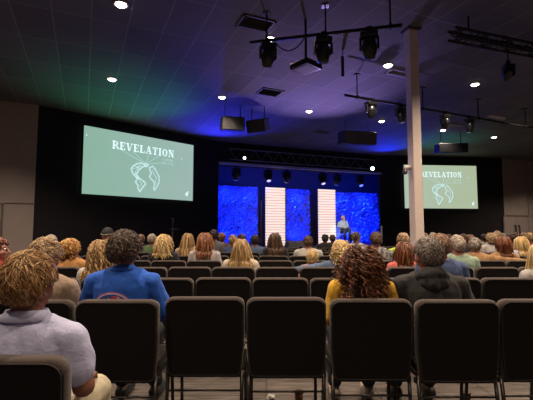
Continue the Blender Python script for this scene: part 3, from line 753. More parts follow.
# ------------------------------------------------------------------ people
def rotz(v, a, c=(0, .205)):
    x, y = v[0]-c[0], v[1]-c[1]; return Vector((c[0]+x*math.cos(a)-y*math.sin(a), c[1]+x*math.sin(a)+y*math.cos(a), v[2]))
CACHE = {}
def body_parts(k, w, yaw, pose, sleeve, vox, kind, hs, nk=.125):
    key = (nk, round(k, 2), w, round(yaw, 1), pose, sleeve, vox, kind, hs)
    if key in CACHE: return CACHE[key]
    Z = lambda z: z if z <= .5 else .5+(z-.5)*k
    zn = Z(1.06); hc = Vector((0, .205, zn+nk))
    d = .013 if kind != 'body' else 0
    mb = MB()
    sh = .185*w
    poses = {'lap': ((sh+.055, .20, Z(.74)), (.15, .40, .655)), 'out_right': ((sh+.25, .06, Z(.93)), (sh+.50, .03, Z(.90))), 'wide': ((sh+.09, .22, Z(.75)), (.17, .38, .66))}
    def arm(side):
        p = pose
        if (p == 'out_right' and side < 0) or (p == 'out_left' and side > 0): p = 'lap'
        if p == 'out_left': p = 'out_right'
        el, wr = poses[p]
        return Vector((side*sh, .195, Z(.962))), Vector((side*el[0], el[1], el[2])), Vector((side*wr[0], wr[1], wr[2])), p
    if kind in ('body', 'shirt'):
        tor = [(.47, 0, .21, .165*w, .115), (.55, 0, .21, .172*w, .118), (Z(.68), 0, .20, .150*w, .105), (Z(.82), 0, .195, .160*w, .108), (Z(.93), 0, .195, .172*w, .102), (Z(.99), 0, .20, .160*w, .088), (Z(1.03), 0, .20, .115*w, .070)]
        if kind == 'body': tor += [(zn, 0, .20, .068, .062), (zn+.03, 0, .20, .056, .058), (zn+.09, 0, .205, .052, .056)]
        else: tor += [(zn-.005, 0, .20, .070, .064)]
        mb.loft([(z, cx, cy, rx+d, ry+d) for z, cx, cy, rx, ry in tor])
        for s in (-1, 1):
            S_, E_, W_, p = arm(s)
            mb.cap((s*.05*w, .20, Z(1.005)), S_, .050+d, .050+d)
            if kind == 'body' or sleeve == 'long':
                mb.cap(S_, E_, .050+d, .041+d); mb.cap(E_, W_+(E_-W_)*(.12 if kind == 'shirt' else 0), .044+d, .030+d*1.2)
            else:
                mb.cap(S_, S_.lerp(E_, .70), .051+d, .052+d)
            if kind == 'body':
                # hand: palm, four fingers of unequal length, thumb
                if p == 'out_right': f = (W_-E_).normalized(); up = Vector((0, 1, 0)); dn = Vector((0, 0, -1))
                else: f = Vector((-s*.25, .96, -.10)).normalized(); dn = Vector((0, 0, -1))
                lat = f.cross(dn).normalized()
                pc = W_+f*.055
                M = Matrix((lat, f, dn)).transposed()
                mb.cap(W_, W_+f*.03, .027, .027)
                mb.ell(pc, (.040, .050, .017), 12, 8, M)
                for j, (o_, ln) in enumerate(((-.029, .062), (-.010, .074), (.010, .070), (.028, .056))):
                    a = pc+f*.040+lat*o_; b2 = a+f*ln*.5+dn*.004; c2 = b2+f*ln*.35+dn*ln*.28; e2 = c2+f*ln*.12+dn*ln*.3
                    mb.cap(a, b2, .0092, .0088, 8); mb.cap(b2, c2, .0088, .008, 8); mb.cap(c2, e2, .008, .0072, 8)
                ts = lat*(1 if (lat.x*s) < 0 else -1)
                a = W_+f*.025+ts*.026; b2 = a+ts*.026+f*.026; c2 = b2+f*.030+ts*.002+dn*.004
                mb.cap(a, b2, .0115, .0105, 8); mb.cap(b2, c2, .0105, .0085, 8)
    if kind in ('body', 'pants'):
        if kind == 'pants': mb.loft([(.452, 0, .21, .155*w+d, .12+d), (.54, 0, .21, .172*w+d, .120+d), (.60, 0, .205, .160*w+d, .112+d)])
        for s in (-1, 1):
            K = (s*.12, .60, .535); Ak = (s*.13, .60, .12)
            mb.cap((s*.088, .24, .543), K, .080+d, .060+d)
            mb.cap(K, Ak if kind == 'body' else (s*.13, .60, .14), .056+d, .038+d*1.4)
            if kind == 'body': mb.cap((s*.13, .60, .10), (s*.13, .59, .055), .038, .034); mb.cap((s*.13, .59, .05), (s*.14, .76, .034), .036, .026)
    if kind == 'shoe':
        for s in (1,): mb.cap((0, .585, .056), (0.005, .66, .054), .050, .046); mb.cap((0.005, .66, .048), (.012, .79, .040), .046, .036); 
    if kind == 'body':
        H = MB()
        H.ell(hc+Vector((0, -.008, .0)), (.078, .097, .104), 20, 14)
        H.ell(hc+Vector((0, .030, -.055)), (.060, .072, .070), 16, 10)
        H.cap(hc+Vector((0, .085, -.105)), hc+Vector((0, .07, -.10)), .022, .03)      # chin
        H.cap(hc+Vector((0, .095, .005)), hc+Vector((0, .122, -.038)), .011, .015, 8)    # nose
        H.cap(hc+Vector((-.009, .108, -.044)), hc+Vector((.009, .108, -.044)), .011, .011, 8)
        for s in (-1, 1):
            H.cap(hc+Vector((s*.012, .090, .018)), hc+Vector((s*.048, .078, .016)), .010, .009, 8)   # brow
            H.ell(hc+Vector((s*.080, .0, -.025)), (.010, .022, .034), 10, 8, Matrix.Rotation(s*-.35, 3, 'Z'))
            H.cap(hc+Vector((s*.035, .075, -.035)), hc+Vector((s*.05, .05, -.045)), .022, .022, 8)   # cheek
        H.cap(hc+Vector((-.020, .098, -.069)), hc+Vector((.020, .098, -.069)), .008, .008, 8)    # lips
        H.cap(hc+Vector((-.016, .096, -.080)), hc+Vector((.016, .096, -.080)), .009, .009, 8)
        H.cap(hc+Vector((0, .0, -.06)), Vector((0, .205, zn)), .056, .058)
        mb.add([rotz(hc+(Vector(v)-hc)*hs, yaw) for v in H.v], H.f)
    me = remeshed(mb, {'body': 'body', 'shirt': 'shirt', 'pants': 'trousers', 'shoe': 'shoe'}[kind], vox if kind != 'shoe' else .012,
                  smooth=2 if kind == 'body' else 3, disp={'shirt': .011, 'pants': .009}.get(kind, 0), dscale=.085)
    CACHE[key] = (me, hc); return CACHE[key]

def hair_mesh(style, hc, yaw, L, vol, n, curl, wid, seed, part=0.0, k=1.0, w=1.0, hs=1.0, seg=8, bald=False):
    rd = random.Random(seed); R = Vector((.079, .100, .106))*hs; mb = MB()
    cen = hc+Vector((0, -.008, 0))*hs
    def allowed(n_):
        if bald: return n_.z < .35 and n_.z > -.62 and n_.y < .25
        if style == 'short':
            if n_.y > .1: return n_.z > -.05+.85*n_.y and (abs(n_.x) < .8 or n_.z > .12)
            if abs(n_.x) > .72 and n_.y > -.35: return n_.z > .0
            return n_.z > -.50
        if n_.y > .1: return n_.z > -.28+1.05*n_.y
        return n_.z > -.70-.2*n_.y if n_.y < -.2 else n_.z > -.45-.6*min(0, n_.y)
    # scalp cap
    cv = []; cf = []; idx = {}
    NU, NV = 28, 18
    th = .6*vol+.004
    def cp(i, j):
        i %= NU
        if (i, j) in idx: return idx[(i, j)]
        a = 2*PI*i/NU; t = PI*j/NV; n_ = Vector((math.sin(t)*math.cos(a), math.sin(t)*math.sin(a), math.cos(t)))
        kx = 1+(noise.noise(n_*3+Vector((seed, 0, 0))))*.03
        edge = .35 if not allowed(Vector((n_.x, n_.y+.12, n_.z-.15))) else 1
        p = Vector(((R.x+th*edge)*n_.x, (R.y+th*edge)*n_.y, (R.z+th*edge)*n_.z))*kx
        idx[(i, j)] = len(cv); cv.append(cen+p); return idx[(i, j)]
    for j in range(NV):
        for i in range(NU):
            a = 2*PI*(i+.5)/NU; t = PI*(j+.5)/NV; n_ = Vector((math.sin(t)*math.cos(a), math.sin(t)*math.sin(a), math.cos(t)))
            if allowed(n_): cf.append((cp(i, j), cp(i+1, j), cp(i+1, j+1), cp(i, j+1)))
    # give the cap thickness inward
    nb = len(cv); inner = [cen+(Vector(v)-cen)*.93 for v in cv]
    from collections import Counter
    ec = Counter()
    for f in cf:
        for a, b in zip(f, f[1:]+f[:1]): ec[(a, b)] += 1
    rim = [(a, b) for (a, b) in ec if (b, a) not in ec and a != b]
    mb.add(cv+inner, [f if len(set(f)) == 4 else tuple(dict.fromkeys(f)) for f in cf]+[tuple(nb+i for i in dict.fromkeys(f))[::-1] for f in cf]+[(b, a, nb+a, nb+b) for a, b in rim])
    Wh = Vector((.12, -.50, .86)).normalized()
    made = 0; tries = 0
    while made < n and tries < n*12:
        tries += 1
        z = rd.uniform(-.85, 1); a = rd.uniform(0, 2*PI); s_ = math.sqrt(1-z*z); n_ = Vector((s_*math.cos(a), s_*math.sin(a), z))
        if not allowed(n_): continue
        if bald and False: continue
        made += 1
        swirl = style == 'short' and not bald and rd.random() < .07
        if swirl: n_ = (Wh+Vector((rd.gauss(0, 1), rd.gauss(0, 1), rd.gauss(0, 1)))*.10).normalized()
        sdir = Vector((rd.gauss(0, 1), rd.gauss(0, 1), rd.gauss(0, 1)))
        base = Vector((R.x*n_.x, R.y*n_.y, R.z*n_.z)); layer = rd.uniform(.25, 1)*vol+.003
        p = base.copy(); pts = []; ll = L*rd.uniform(.75, 1.05); step = ll/seg
        ph = rd.uniform(0, 6.28); cr = curl*rd.uniform(.6, 1.3); fr = rd.uniform(.8, 1.2)
        jit = Vector((rd.gauss(0, 1), rd.gauss(0, 1), rd.gauss(0, 1)))*.22
        lat = Vector((rd.gauss(0, 1), rd.gauss(0, 1), 0)).normalized()
        for q in range(seg+1):
            nn = Vector((p.x/R.x**2, p.y/R.y**2, p.z/R.z**2)).normalized()
            rho = math.sqrt((p.x/R.x)**2+(p.y/R.y)**2+(p.z/R.z)**2)
            lift = layer*min(1, q/1.5+.25)*(1-.5*max(0, nn.z) if style == 'curly' else 1)*(1-.45*max(0, -nn.z) if style == 'short' else 1)
            out = p+nn*lift
            if curl:
                an = ph+q*fr*1.9; b1_ = nn.cross(Vector((0, 0, 1))); b1_ = b1_.normalized() if b1_.length > .01 else Vector((1, 0, 0)); out += (b1_*math.cos(an)+nn*math.sin(an)*.8)*cr
            pts.append(out)
            if style == 'short' and q > 1 and (p.z < -.62*R.z or (abs(nn.x) > .62 and p.y > -.05 and p.z < .005)): break
            if style == 'short':
                g = -(Wh-nn*Wh.dot(nn)); g = g.normalized() if g.length > .05 else Vector((0, -1, 0))
                if swirl: g = (sdir-nn*sdir.dot(nn)).normalized()
                dr_ = (g+jit*2.0).normalized()
            else:
                gv = Vector((math.copysign(.5, p.x-part) if p.z > .03 else 0, -.35 if p.z > -.02 else 0, -1))
                g = gv-nn*gv.dot(nn) if rho < 1.08 and nn.z > -.35 else Vector((0, 0, -1))
                dr_ = (g.normalized()+jit*(.5 if style == 'long' else .9)).normalized()
                if style == 'pony' and p.z < .03:
                    dr_ = (Vector((-p.x*8, -.10-p.y*6 if p.y > -.10 else -.15, -1))).normalized()
            p = p+dr_*step
            rho = math.sqrt((p.x/R.x)**2+(p.y/R.y)**2+(p.z/R.z)**2)
            if rho > 0 and (rho < 1 or (style == 'short' and p.z > -.075)): p = p/rho
            if p.z < -.115:      # keep clear of neck and shoulders
                rx, ry = (.20*w, .125) if p.z < -.165 else (.085, .085)
                f = math.sqrt((p.x/rx)**2+((p.y+.005)/ry)**2)
                if f < 1:
                    if p.z < -.165 and f < .98: p.y = min(p.y, -.005-ry*math.sqrt(max(0, 1-(p.x/rx)**2))) if p.y < .03 else p.y
                    else: p.x /= f; p.y = (p.y+.005)/f-.005
        N = len(pts); W_ = wid*rd.uniform(.7, 1.3)
        rs = [W_*(.6+.6*math.sin(PI*min(1, (i+.6)/(N-.2)))) if i < N-1 else W_*.15 for i in range(N)]
        mb.tube([cen+q_ for q_ in pts], rs, 4 if wid > .004 else 3, False)
    vs = [rotz(v, yaw) for v in mb.v]
    me = bpy.data.meshes.new('hair'); me.from_pydata([tuple(v) for v in vs], [], mb.f); me.update()
    me.polygons.foreach_set('use_smooth', [True]*len(me.polygons)); return me

HM = {
 'sandy': hair_mat('hair_sandy', (.11, .048, .018), (.32, .165, .065), (.72, .46, .21)),
 'greybrown': hair_mat('hair_grey_brown', (.022, .014, .010), (.080, .052, .038), (.27, .20, .155)),
 'auburncurl': hair_mat('hair_auburn_curl', (.020, .007, .004), (.085, .028, .012), (.40, .14, .05)),
 'grey': hair_mat('hair_grey', (.07, .052, .042), (.20, .16, .135), (.42, .36, .32)),
 'palegrey': hair_mat('hair_pale_grey', (.30, .23, .18), (.42, .34, .27), (.58, .50, .42)),
 'beige': hair_mat('hair_beige', (.32, .20, .11), (.46, .31, .18), (.62, .46, .30)),
 'orangeblond': hair_mat('hair_orange_blond', (.30, .13, .035), (.52, .27, .08), (.68, .42, .16)),
 'blonde': hair_mat('hair_blonde', (.40, .24, .09), (.62, .42, .18), (.80, .62, .33)),
 'darkblonde': hair_mat('hair_dark_blonde', (.16, .085, .035), (.40, .24, .10), (.66, .45, .22)),
 'auburn': hair_mat('hair_auburn', (.13, .045, .022), (.26, .10, .05), (.40, .18, .10)),
 'redbrown': hair_mat('hair_red_brown', (.07, .02, .01), (.16, .05, .022), (.27, .10, .045)),
 'brown': hair_mat('hair_brown', (.035, .018, .012), (.085, .045, .028), (.16, .09, .055)),
 'dark': hair_mat('hair_dark', (.012, .008, .008), (.03, .02, .018), (.07, .05, .045)),
 'reddish': hair_mat('hair_reddish_grey', (.12, .06, .035), (.24, .13, .08), (.38, .25, .17)),
}
ROBJ = []
SH = {}
def shirtm(name, c, amt=.12): return mat('cloth_'+name, c, .9, 0, noise_amt=amt, nscale=14, bump=.25, bscale=90, sheen=.1)
PCOUNT = [0]
def person(px, row, topy, lab, hair, hcol, shirt, group, L=.06, vol=.018, n=400, curl=0, wid=.005, w=1.0, yaw=0, pose='lap', sleeve='long', skin=None, pants=None, shoe=None, vox=None, dy=0, hs=1.0, near=False, origin=None, faceyes=False, bald=False, part=0.0, seg=8, dz=0, nk=.125, kmin=.70):
    PCOUNT[0] += 1
    if not near: vol *= .82
    if origin is None:
        Y = ROWS[row]+dy; top = at_y(px, topy, Y+.20); x = top.x; ztop = top.z
        org = Vector((x, Y, dz)); rz = 0
    else: org, rz, ztop = origin
    hcz = ztop-dz-vol*.8-.106*hs if origin is None else ztop
    k = (hcz-nk-.5)/.56; k = max(kmin, min(1.16, k))
    if not near: k = round(k/.04)*.04
    vox = vox or (.009 if near else .0125)
    e = empty('person', org, rz, lab, 'person', group)
    sk = skin or M_SKIN
    bme, hc = body_parts(k, w, yaw, pose, sleeve, vox, 'body', hs, nk)
    bo = link('body', bme, sk, e)
    link('shirt', body_parts(k, w, yaw*0, pose, sleeve, vox, 'shirt', 1)[0], shirt, e)
    link('trousers', body_parts(1, w, 0, 'lap', '', .0125, 'pants', 1)[0], pants or M_DENIM, e)
    sm = body_parts(1, 1, 0, 'lap', '', .012, 'shoe', 1)[0]
    for s in (-.13, .13): link('shoe', sm, shoe or M_SHOE, e, (s, 0, 0))
    if hair:
        hm = hair_mesh(hair, hc, yaw, L, vol, n, curl, wid, PCOUNT[0], part, k, w, hs, seg, bald); link('hair', hm, HM[hcol], e)
    if faceyes or near:
        for s in (-1, 1):
            mb = MB(); c = hc+Vector((s*.031, .083, -.001))*hs; mb.ell(rotz(c, yaw), (.0125*hs,)*3, 12, 8); eo = mb.build('eye', M_EYE, e, True)
            mb = MB(); c = hc+Vector((s*.031, .0925, -.001))*hs; mb.ell(rotz(c, yaw), (.0055*hs,)*3, 10, 6); mb.build('iris', M_IRIS, eo, True)
    return e, hc, k

# --- near people
GA = 'people seated in the nearest rows'; GB = 'people seated in the middle rows'; GC = 'people seated in the far rows'; GD = 'people seated at the far right'
def collar(e, hc, m, r=.072, h=.035, z=-.125):
    mb = MB(); n = 24; vs = []
    for (rr_, zz) in ((r-.006, z+h), (r+.004, z+h+.004), (r+.012, z+h*.4), (r+.030, z-.012), (r+.020, z-.018), (r, z)):
        for k in range(n):
            a = 2*PI*k/n; vs.append((hc.x+rr_*math.cos(a), hc.y-.004+rr_*.92*math.sin(a), hc.z+zz-.006*math.sin(a)))
    fs = [(i*n+k, i*n+(k+1) % n, ((i+1) % 6)*n+(k+1) % n, ((i+1) % 6)*n+k) for i in range(6) for k in range(n)]
    mb.add(vs, fs); return mb.build('collar', m, e, True)
LAV = shirtm('lavender', (.55, .56, .80), .08)
e, hc, k = person(30, '0', 251, 'blond boy in a pale lavender polo shirt seated at the lower left, seen from behind', 'short', 'sandy', LAV, GA, L=.060, vol=.022, n=6500, wid=.0016, w=.97, nk=.135, yaw=.0, sleeve='short', pants=M_KHAKI, near=True, seg=6, hs=1.0, dy=.0, skin=M_SKIN2)
collar(e, hc, LAV, h=.022, z=-.132)
# royal blue shirt with an arched print
mblue = shirtm('royal_blue', (.018, .12, .60), .12)
def printed_blue():
    m = mblue.copy(); m.name = 'printed_blue'; nt = m.node_tree; b = nt.nodes['Principled BSDF']
    src = b.inputs['Base Color'].links[0].from_socket
    tc = nt.nodes.new('ShaderNodeTexCoord'); sx = nt.nodes.new('ShaderNodeSeparateXYZ'); nt.links.new(tc.outputs['Object'], sx.inputs[0])
    def M(op, a, b_=None, v=None):
        q = nt.nodes.new('ShaderNodeMath'); q.operation = op
        for i, s in enumerate((a, b_)):
            if s is None: continue
            if isinstance(s, (int, float)): q.inputs[i].default_value = s
            else: nt.links.new(s, q.inputs[i])
        return q.outputs[0]
    x = M('DIVIDE', M('ADD', sx.outputs['X'], -.0+.035), .145); z = M('DIVIDE', M('ADD', sx.outputs['Z'], -.775), .125)
    r = M('SQRT', M('ADD', M('MULTIPLY', x, x), M('MULTIPLY', z, z)))
    back = M('LESS_THAN', sx.outputs['Y'], .2)
    inside = M('MULTIPLY', M('LESS_THAN', r, 1.0), back)
    n = nt.nodes.new('ShaderNodeTexVoronoi'); n.inputs['Scale'].default_value = 38; nt.links.new(tc.outputs['Object'], n.inputs[0])
    cr = nt.nodes.new('ShaderNodeValToRGB'); cr.color_ramp.interpolation = 'CONSTANT'
    cr.color_ramp.elements[0].color = (.03, .07, .30, 1); cr.color_ramp.elements[1].color = (.55, .55, .65, 1); cr.color_ramp.elements[1].position = .42
    q = cr.color_ramp.elements.new(.72); q.color = (.45, .06, .10, 1)
    sp = nt.nodes.new('ShaderNodeSeparateColor'); nt.links.new(n.outputs['Color'], sp.inputs[0]); nt.links.new(sp.outputs[0], cr.inputs[0])
    cr2 = nt.nodes.new('ShaderNodeValToRGB'); cr2.color_ramp.interpolation = 'CONSTANT'
    cr2.color_ramp.elements[0].color = (1, 1, 1, 1); cr2.color_ramp.elements[1].position = .80; cr2.color_ramp.elements[1].color = (.02, .04, .25, 1)
    for pos, c in ((.86, (.50, .42, .60, 1)), (.95, (.45, .08, .18, 1))): q = cr2.color_ramp.elements.new(pos); q.color = c
    nt.links.new(r, cr2.inputs[0])
    m1 = nt.nodes.new('ShaderNodeMix'); m1.data_type = 'RGBA'; nt.links.new(M('GREATER_THAN', r, .80), m1.inputs[0]); nt.links.new(cr.outputs[0], m1.inputs[6]); nt.links.new(cr2.outputs[0], m1.inputs[7])
    m2 = nt.nodes.new('ShaderNodeMix'); m2.data_type = 'RGBA'; nt.links.new(inside, m2.inputs[0]); nt.links.new(src, m2.inputs[6]); nt.links.new(m1.outputs[2], m2.inputs[7])
    nt.links.new(m2.outputs[2], b.inputs['Base Color']); return m
e, hc, k = person(125, 'A', 230.5, 'man with tousled grey-brown hair in a royal blue shirt, arched print on its back', 'short', 'greybrown', printed_blue(), GA, L=.06, vol=.034, n=3000, curl=.007, wid=.0028, w=1.12, near=True, seg=7, hs=1.05, pose='wide', skin=M_SKIN2, pants=M_DKPANT)
collar(e, hc, mblue, .066, .02)
MUST = shirtm('mustard', (.80, .44, .04), .12)
person(361, 'A', 246.5, 'woman with a big mass of dark auburn curls in a mustard yellow sweater', 'curly', 'auburncurl', MUST, GA, L=.21, vol=.052, n=2000, curl=.022, wid=.0034, w=.98, near=True, seg=16, nk=.088, kmin=.87, hs=.95, pants=M_DENIM, shoe=M_SHOEW)
HOOD = shirtm('charcoal_hoodie', (.033, .029, .031), .35)
e, hc, k = person(428, 'A', 237, 'man with short grey hair in a charcoal hooded jacket', 'short', 'grey', HOOD, GA, L=.045, vol=.016, n=2000, curl=.004, wid=.0032, w=1.16, near=True, seg=6, hs=1.03, pose='wide', yaw=.15, pants=M_DKPANT)
# hood: collapsed roll of cloth behind the neck
mb = MB()
for (zz, r, cr_) in ((-.145, .098, .034), (-.118, .088, .026)):
    mb.tube([(hc.x+r*1.05*math.sin(a), .195-r*math.cos(a)*1.05, hc.z+zz+.022*math.cos(2*a)+(.0 if abs(a) < 2 else .0)) for a in [-2.3+4.6*i/20 for i in range(21)]], [cr_*(.55+.45*math.cos(a*.55)) for a in [-2.3+4.6*i/20 for i in range(21)]], 10)
mb.ell((hc.x, .115, hc.z-.185), (.105, .055, .060), 16, 10)
link('hood', remeshed(mb, 'hood', .008, 3, .014, .06), HOOD, e)
TAN = shirtm('tan', (.34, .24, .17), .15)
person(46, 'A', 238, 'person with light tousled hair in a tan shirt, sitting beyond the boy\'s head', 'short', 'beige', TAN, GA, L=.07, vol=.030, n=1400, curl=.006, wid=.0034, w=1.0, near=True, seg=7)
RED = shirtm('red', (.35, .04, .035)); WHITE = shirtm('white', (.52, .48, .46)); BLK = shirtm('black', (.018, .017, .020), .3)
person(-4, 'B', 236, 'person at the left edge with curly brown hair turned to the right, red top', 'curly', 'auburn', RED, GA, L=.07, vol=.028, n=500, curl=.010, wid=.005, yaw=-1.2, w=.9, near=True, seg=8)
# --- second and third rows
person(102, 'B', 239, 'woman with long wavy light brown hair just left of the blue-shirted man, white top', 'long', 'darkblonde', WHITE, GB, L=.30, vol=.034, n=700, curl=.014, wid=.0055, w=.86, seg=14)
BLU = shirtm('denim_blue', (.065, .10, .23), .2)
person(440, 'B', 233.5, 'man with short brown hair in a denim blue shirt behind the hooded man\'s head', 'short', 'reddish', BLU, GB, L=.05, vol=.018, n=800, wid=.0042, w=1.08, seg=6)
person(541, 'B', 243, 'woman with straight blonde hair cut by the right edge, pale top', 'long', 'blonde', WHITE, GB, L=.28, vol=.022, n=700, wid=.0050, w=.88, seg=12, dy=-.05)
person(51, 'D', 234.5, 'person whose pale hair just shows above the tan-shirted person', 'short', 'palegrey', TAN, GB, L=.05, vol=.014, n=300, wid=.006, seg=5)
person(71, 'C', 238, 'person with curly orange-blond hair left of the wavy-haired woman', 'curly', 'orangeblond', shirtm('orange', (.50, .24, .08)), GB, L=.09, vol=.034, n=420, curl=.012, wid=.007, w=.9, seg=8, yaw=-.5)
person(108, 'D', 227.5, 'person in a dark cap and black jacket behind the blue-shirted man', None, None, BLK, GB, w=1.1, dy=-.25)
person(241, 'C', 239, 'woman with long straight dark-blonde hair in a cream top, third row', 'long', 'darkblonde', shirtm('cream', (.55, .46, .36)), GB, L=.33, vol=.014, n=520, wid=.006, w=.90, seg=12)
DEN = shirtm('faded_denim', (.085, .125, .22), .15)
person(341, 'C', 239, 'person with curly light blond hair in a faded denim shirt', 'curly', 'blonde', DEN, GB, L=.13, vol=.036, n=450, curl=.014, wid=.007, w=.95, seg=9, pose='out_left')
CORAL = shirtm('coral', (.60, .13, .10), .12)
person(404, 'C', 241, 'woman with red-brown bob hair in a coral red top', 'long', 'redbrown', CORAL, GB, L=.19, vol=.026, n=420, wid=.007, w=.92, seg=9)
person(312, 'D', 250, 'small child with fuzzy blond hair leaning beside the denim shirt', 'curly', 'blonde', shirtm('pink', (.5, .25, .2)), GB, L=.04, vol=.012, n=300, curl=.008, wid=.006, w=.7, seg=6, hs=.85, dy=-.3, kmin=.5)
MINT = shirtm('mint', (.27, .36, .27), .1)
person(457, 'C', 236, 'person with blond-grey hair in a mint green shirt', 'short', 'palegrey', MINT, GB, L=.06, vol=.016, n=350, wid=.006, w=1.12, seg=6)
# --- fourth row
person(164, 'D', 234, 'woman with a wavy blonde bob in a black top', 'curly', 'blonde', BLK, GB, L=.19, vol=.036, n=420, curl=.012, wid=.008, w=.95, seg=10)
person(205, 'D', 232, 'woman with auburn hair in a pale grey sweater', 'long', 'auburn', shirtm('pale_grey', (.42, .38, .37)), GB, L=.22, vol=.032, n=420, wid=.008, w=1.02, seg=10)
PLAID = mat('cloth_plaid', (.30, .28, .28), .9, 0, color2=(.05, .045, .05), nscale=26, bump=.2, bscale=80)
person(376, 'D', 232.5, 'man with short brown hair in a grey plaid shirt right of the curly-haired woman', 'short', 'brown', PLAID, GB, L=.05, vol=.018, n=350, wid=.007, w=1.05, seg=6, yaw=-.3)
TANJ = shirtm('camel_jacket', (.36, .20, .085), .25)
person(475, 'D', 237, 'grey-haired man in a camel jacket stretching his arm along the neighbouring chair', 'short', 'grey', TANJ, GD, L=.045, vol=.014, n=350, wid=.006, w=1.08, seg=6, pose='out_right', yaw=-.5)
person(503, 'D', 236, 'person with dark red-brown hair held by the arm in the camel jacket', 'long', 'redbrown', TANJ, GD, L=.15, vol=.018, n=350, wid=.007, w=.9, seg=8)
# --- fifth row
person(188, 'E', 233, 'woman with long two-tone blonde hair pulled back at the crown, fifth row', 'long', 'darkblonde', shirtm('beige', (.42, .34, .26)), GB, L=.38, vol=.014, n=350, wid=.009, w=.9, seg=12)
person(255, 'F', 235, 'person with dark hair in a blue chambray shirt, right of the cream-topped woman', 'short', 'dark', DEN, GB, L=.05, vol=.014, n=250, wid=.009, w=.98, seg=5)
person(275, 'E', 233, 'woman with long dark brown hair in front of the left slatted tower', 'long', 'brown', BLK, GB, L=.30, vol=.022, n=320, wid=.010, w=.95, seg=10)
person(308, 'E', 236, 'man with receding brown hair in a light grey shirt, middle of the fifth row', 'short', 'brown', shirtm('light_grey', (.46, .44, .40)), GB, L=.03, vol=.008, n=260, wid=.008, w=1.15, seg=5)
person(233, 'F', 234.5, 'person with light brown hair half behind the cream-topped woman', 'short', 'darkblonde', BLU, GB, L=.09, vol=.02, n=250, wid=.010, w=.95, seg=6)
NEON = shirtm('neon_yellow', (.58, .78, .06), .08)
person(403, 'E', 232.5, 'woman with a piled-up sandy bun in a neon yellow top, arm round her neighbour', 'curly', 'beige', NEON, GB, L=.07, vol=.020, n=260, curl=.012, wid=.009, w=.95, seg=6, pose='out_left')
person(152, 'F', 234, 'person with short pale hair in a green shirt, left of the blonde bob', 'short', 'palegrey', shirtm('green', (.10, .16, .07)), GC, L=.04, vol=.012, n=220, wid=.009, w=1.0, seg=5)
person(214, 'F', 229.5, 'tall dark-haired man in grey behind the auburn-haired woman', 'short', 'dark', shirtm('slate', (.14, .13, .14)), GC, L=.05, vol=.014, n=220, wid=.01, seg=5)
person(356, 'F', 231.5, 'man with dark hair in a white shirt just below the speaker', 'short', 'greybrown', WHITE, GC, L=.05, vol=.014, n=220, wid=.01, seg=5, yaw=-.9)
person(463, 'F', 234, 'man with brown hair right of the mint shirt, sixth row', 'short', 'brown', BLK, GD, L=.05, vol=.014, n=200, wid=.01, seg=5)
person(491, 'F', 232.5, 'person with fair curly hair left of the red-brown haired one', 'curly', 'beige', WHITE, GD, L=.06, vol=.018, n=220, curl=.01, wid=.01, seg=6)
person(521, 'E', 236, 'woman with pale blonde hair in a lavender top near the right edge', 'long', 'blonde', LAV, GD, L=.22, vol=.022, n=260, wid=.01, w=.92, seg=8)
person(424, 'F', 233, 'person with sandy hair seen between pillar and hooded man', 'short', 'reddish', BLK, GC, L=.05, vol=.014, n=200, wid=.01, seg=5)
# --- farther heads
far = [(141, 'G', 234.5, 'reddish', BLK, 'far person half hidden beside the green shirt, left of it'), (222, 'G', 232.5, 'auburn', shirtm('maroon', (.12, .05, .05)), 'far reddish-haired person before the left blue panel'),
       (242, 'G', 234, 'brown', BLK, 'far brown-haired person behind the cream-topped woman'), (325, 'H', 234.5, 'dark', BLK, 'left of two dark heads before the right slatted tower'),
       (332.5, 'I', 235, 'greybrown', BLK, 'right of two dark heads before the right slatted tower'), (433, 'G', 232.5, 'palegrey', WHITE, 'far pale-haired person just left of the denim-blue shirted man'),
       (470, 'G', 234.5, 'reddish', BLK, 'far person between mint shirt and camel jacket'), (484, 'I', 234, 'dark', WHITE, 'far dark-haired person in white left of the fair curly head'),
       (497, 'H', 231.5, 'beige', BLK, 'far fair-haired person above the red-brown head'), (510, 'G', 234, 'dark', shirtm('slate', (.14, .13, .14)), 'dark-haired person left of the pale blonde woman'),
       (516, 'H', 233, 'brown', BLK, 'far brown-haired person just left of the pale blonde woman'), (529, 'G', 233, 'darkblonde', RED, 'far sandy-haired person by the right edge'),
       (536, 'H', 232, 'brown', BLK, 'far dark person half cut by the right edge'), (449, 'H', 234, 'brown', BLK, 'far brown-haired person behind the mint shirt'), (503, 'I', 233.5, 'grey', BLK, 'farthest grey-haired person before the doors'),
       (524, 'I', 232.5, 'reddish', TAN, 'farthest reddish-haired person beside the door handles')]
for (px, row, ty, hcn, sh_, lab) in far:
    person(px, row, ty, lab, 'short', hcn, sh_, GC if px < 430 else GD, L=.06, vol=.016, n=160, wid=.012, seg=4, w=1.0)
# cap for the person in the fourth row
pc = [o for o in col.objects if o.get('label', '').startswith('person in a dark cap')][0]
b0 = [c for c in pc.children if c.name.startswith('body')][0]; zt_ = max(v.co.z for v in b0.data.vertices)
hcp = Vector((0, .197, zt_-.104))
mb = MB(); n = 24; vs = []
for j in range(7):
    t = PI/2*j/6*.98
    for q in range(n): a = 2*PI*q/n; vs.append((hcp.x+.090*math.cos(t)*math.cos(a), hcp.y+.112*math.cos(t)*math.sin(a), hcp.z+.012+.112*math.sin(t)))
mb.add(vs, [(i*n+q, i*n+(q+1) % n, (i+1)*n+(q+1) % n, (i+1)*n+q) for i in range(6) for q in range(n)]+[tuple(6*n+q for q in range(n)), tuple(range(n))[::-1]])
cp_ = mb.build('cap', mat('cap_cloth', (.014, .014, .017), .8), pc, True)
mb = MB(); mb.tube([(hcp.x+.092*math.cos(a), hcp.y+.114*math.sin(a), hcp.z+.03+.02*math.sin(a)) for a in [PI+PI*i/12 for i in range(13)]], .006, 6); mb.build('grey_band', mat('band_grey', (.35, .34, .34), .7), cp_, True)

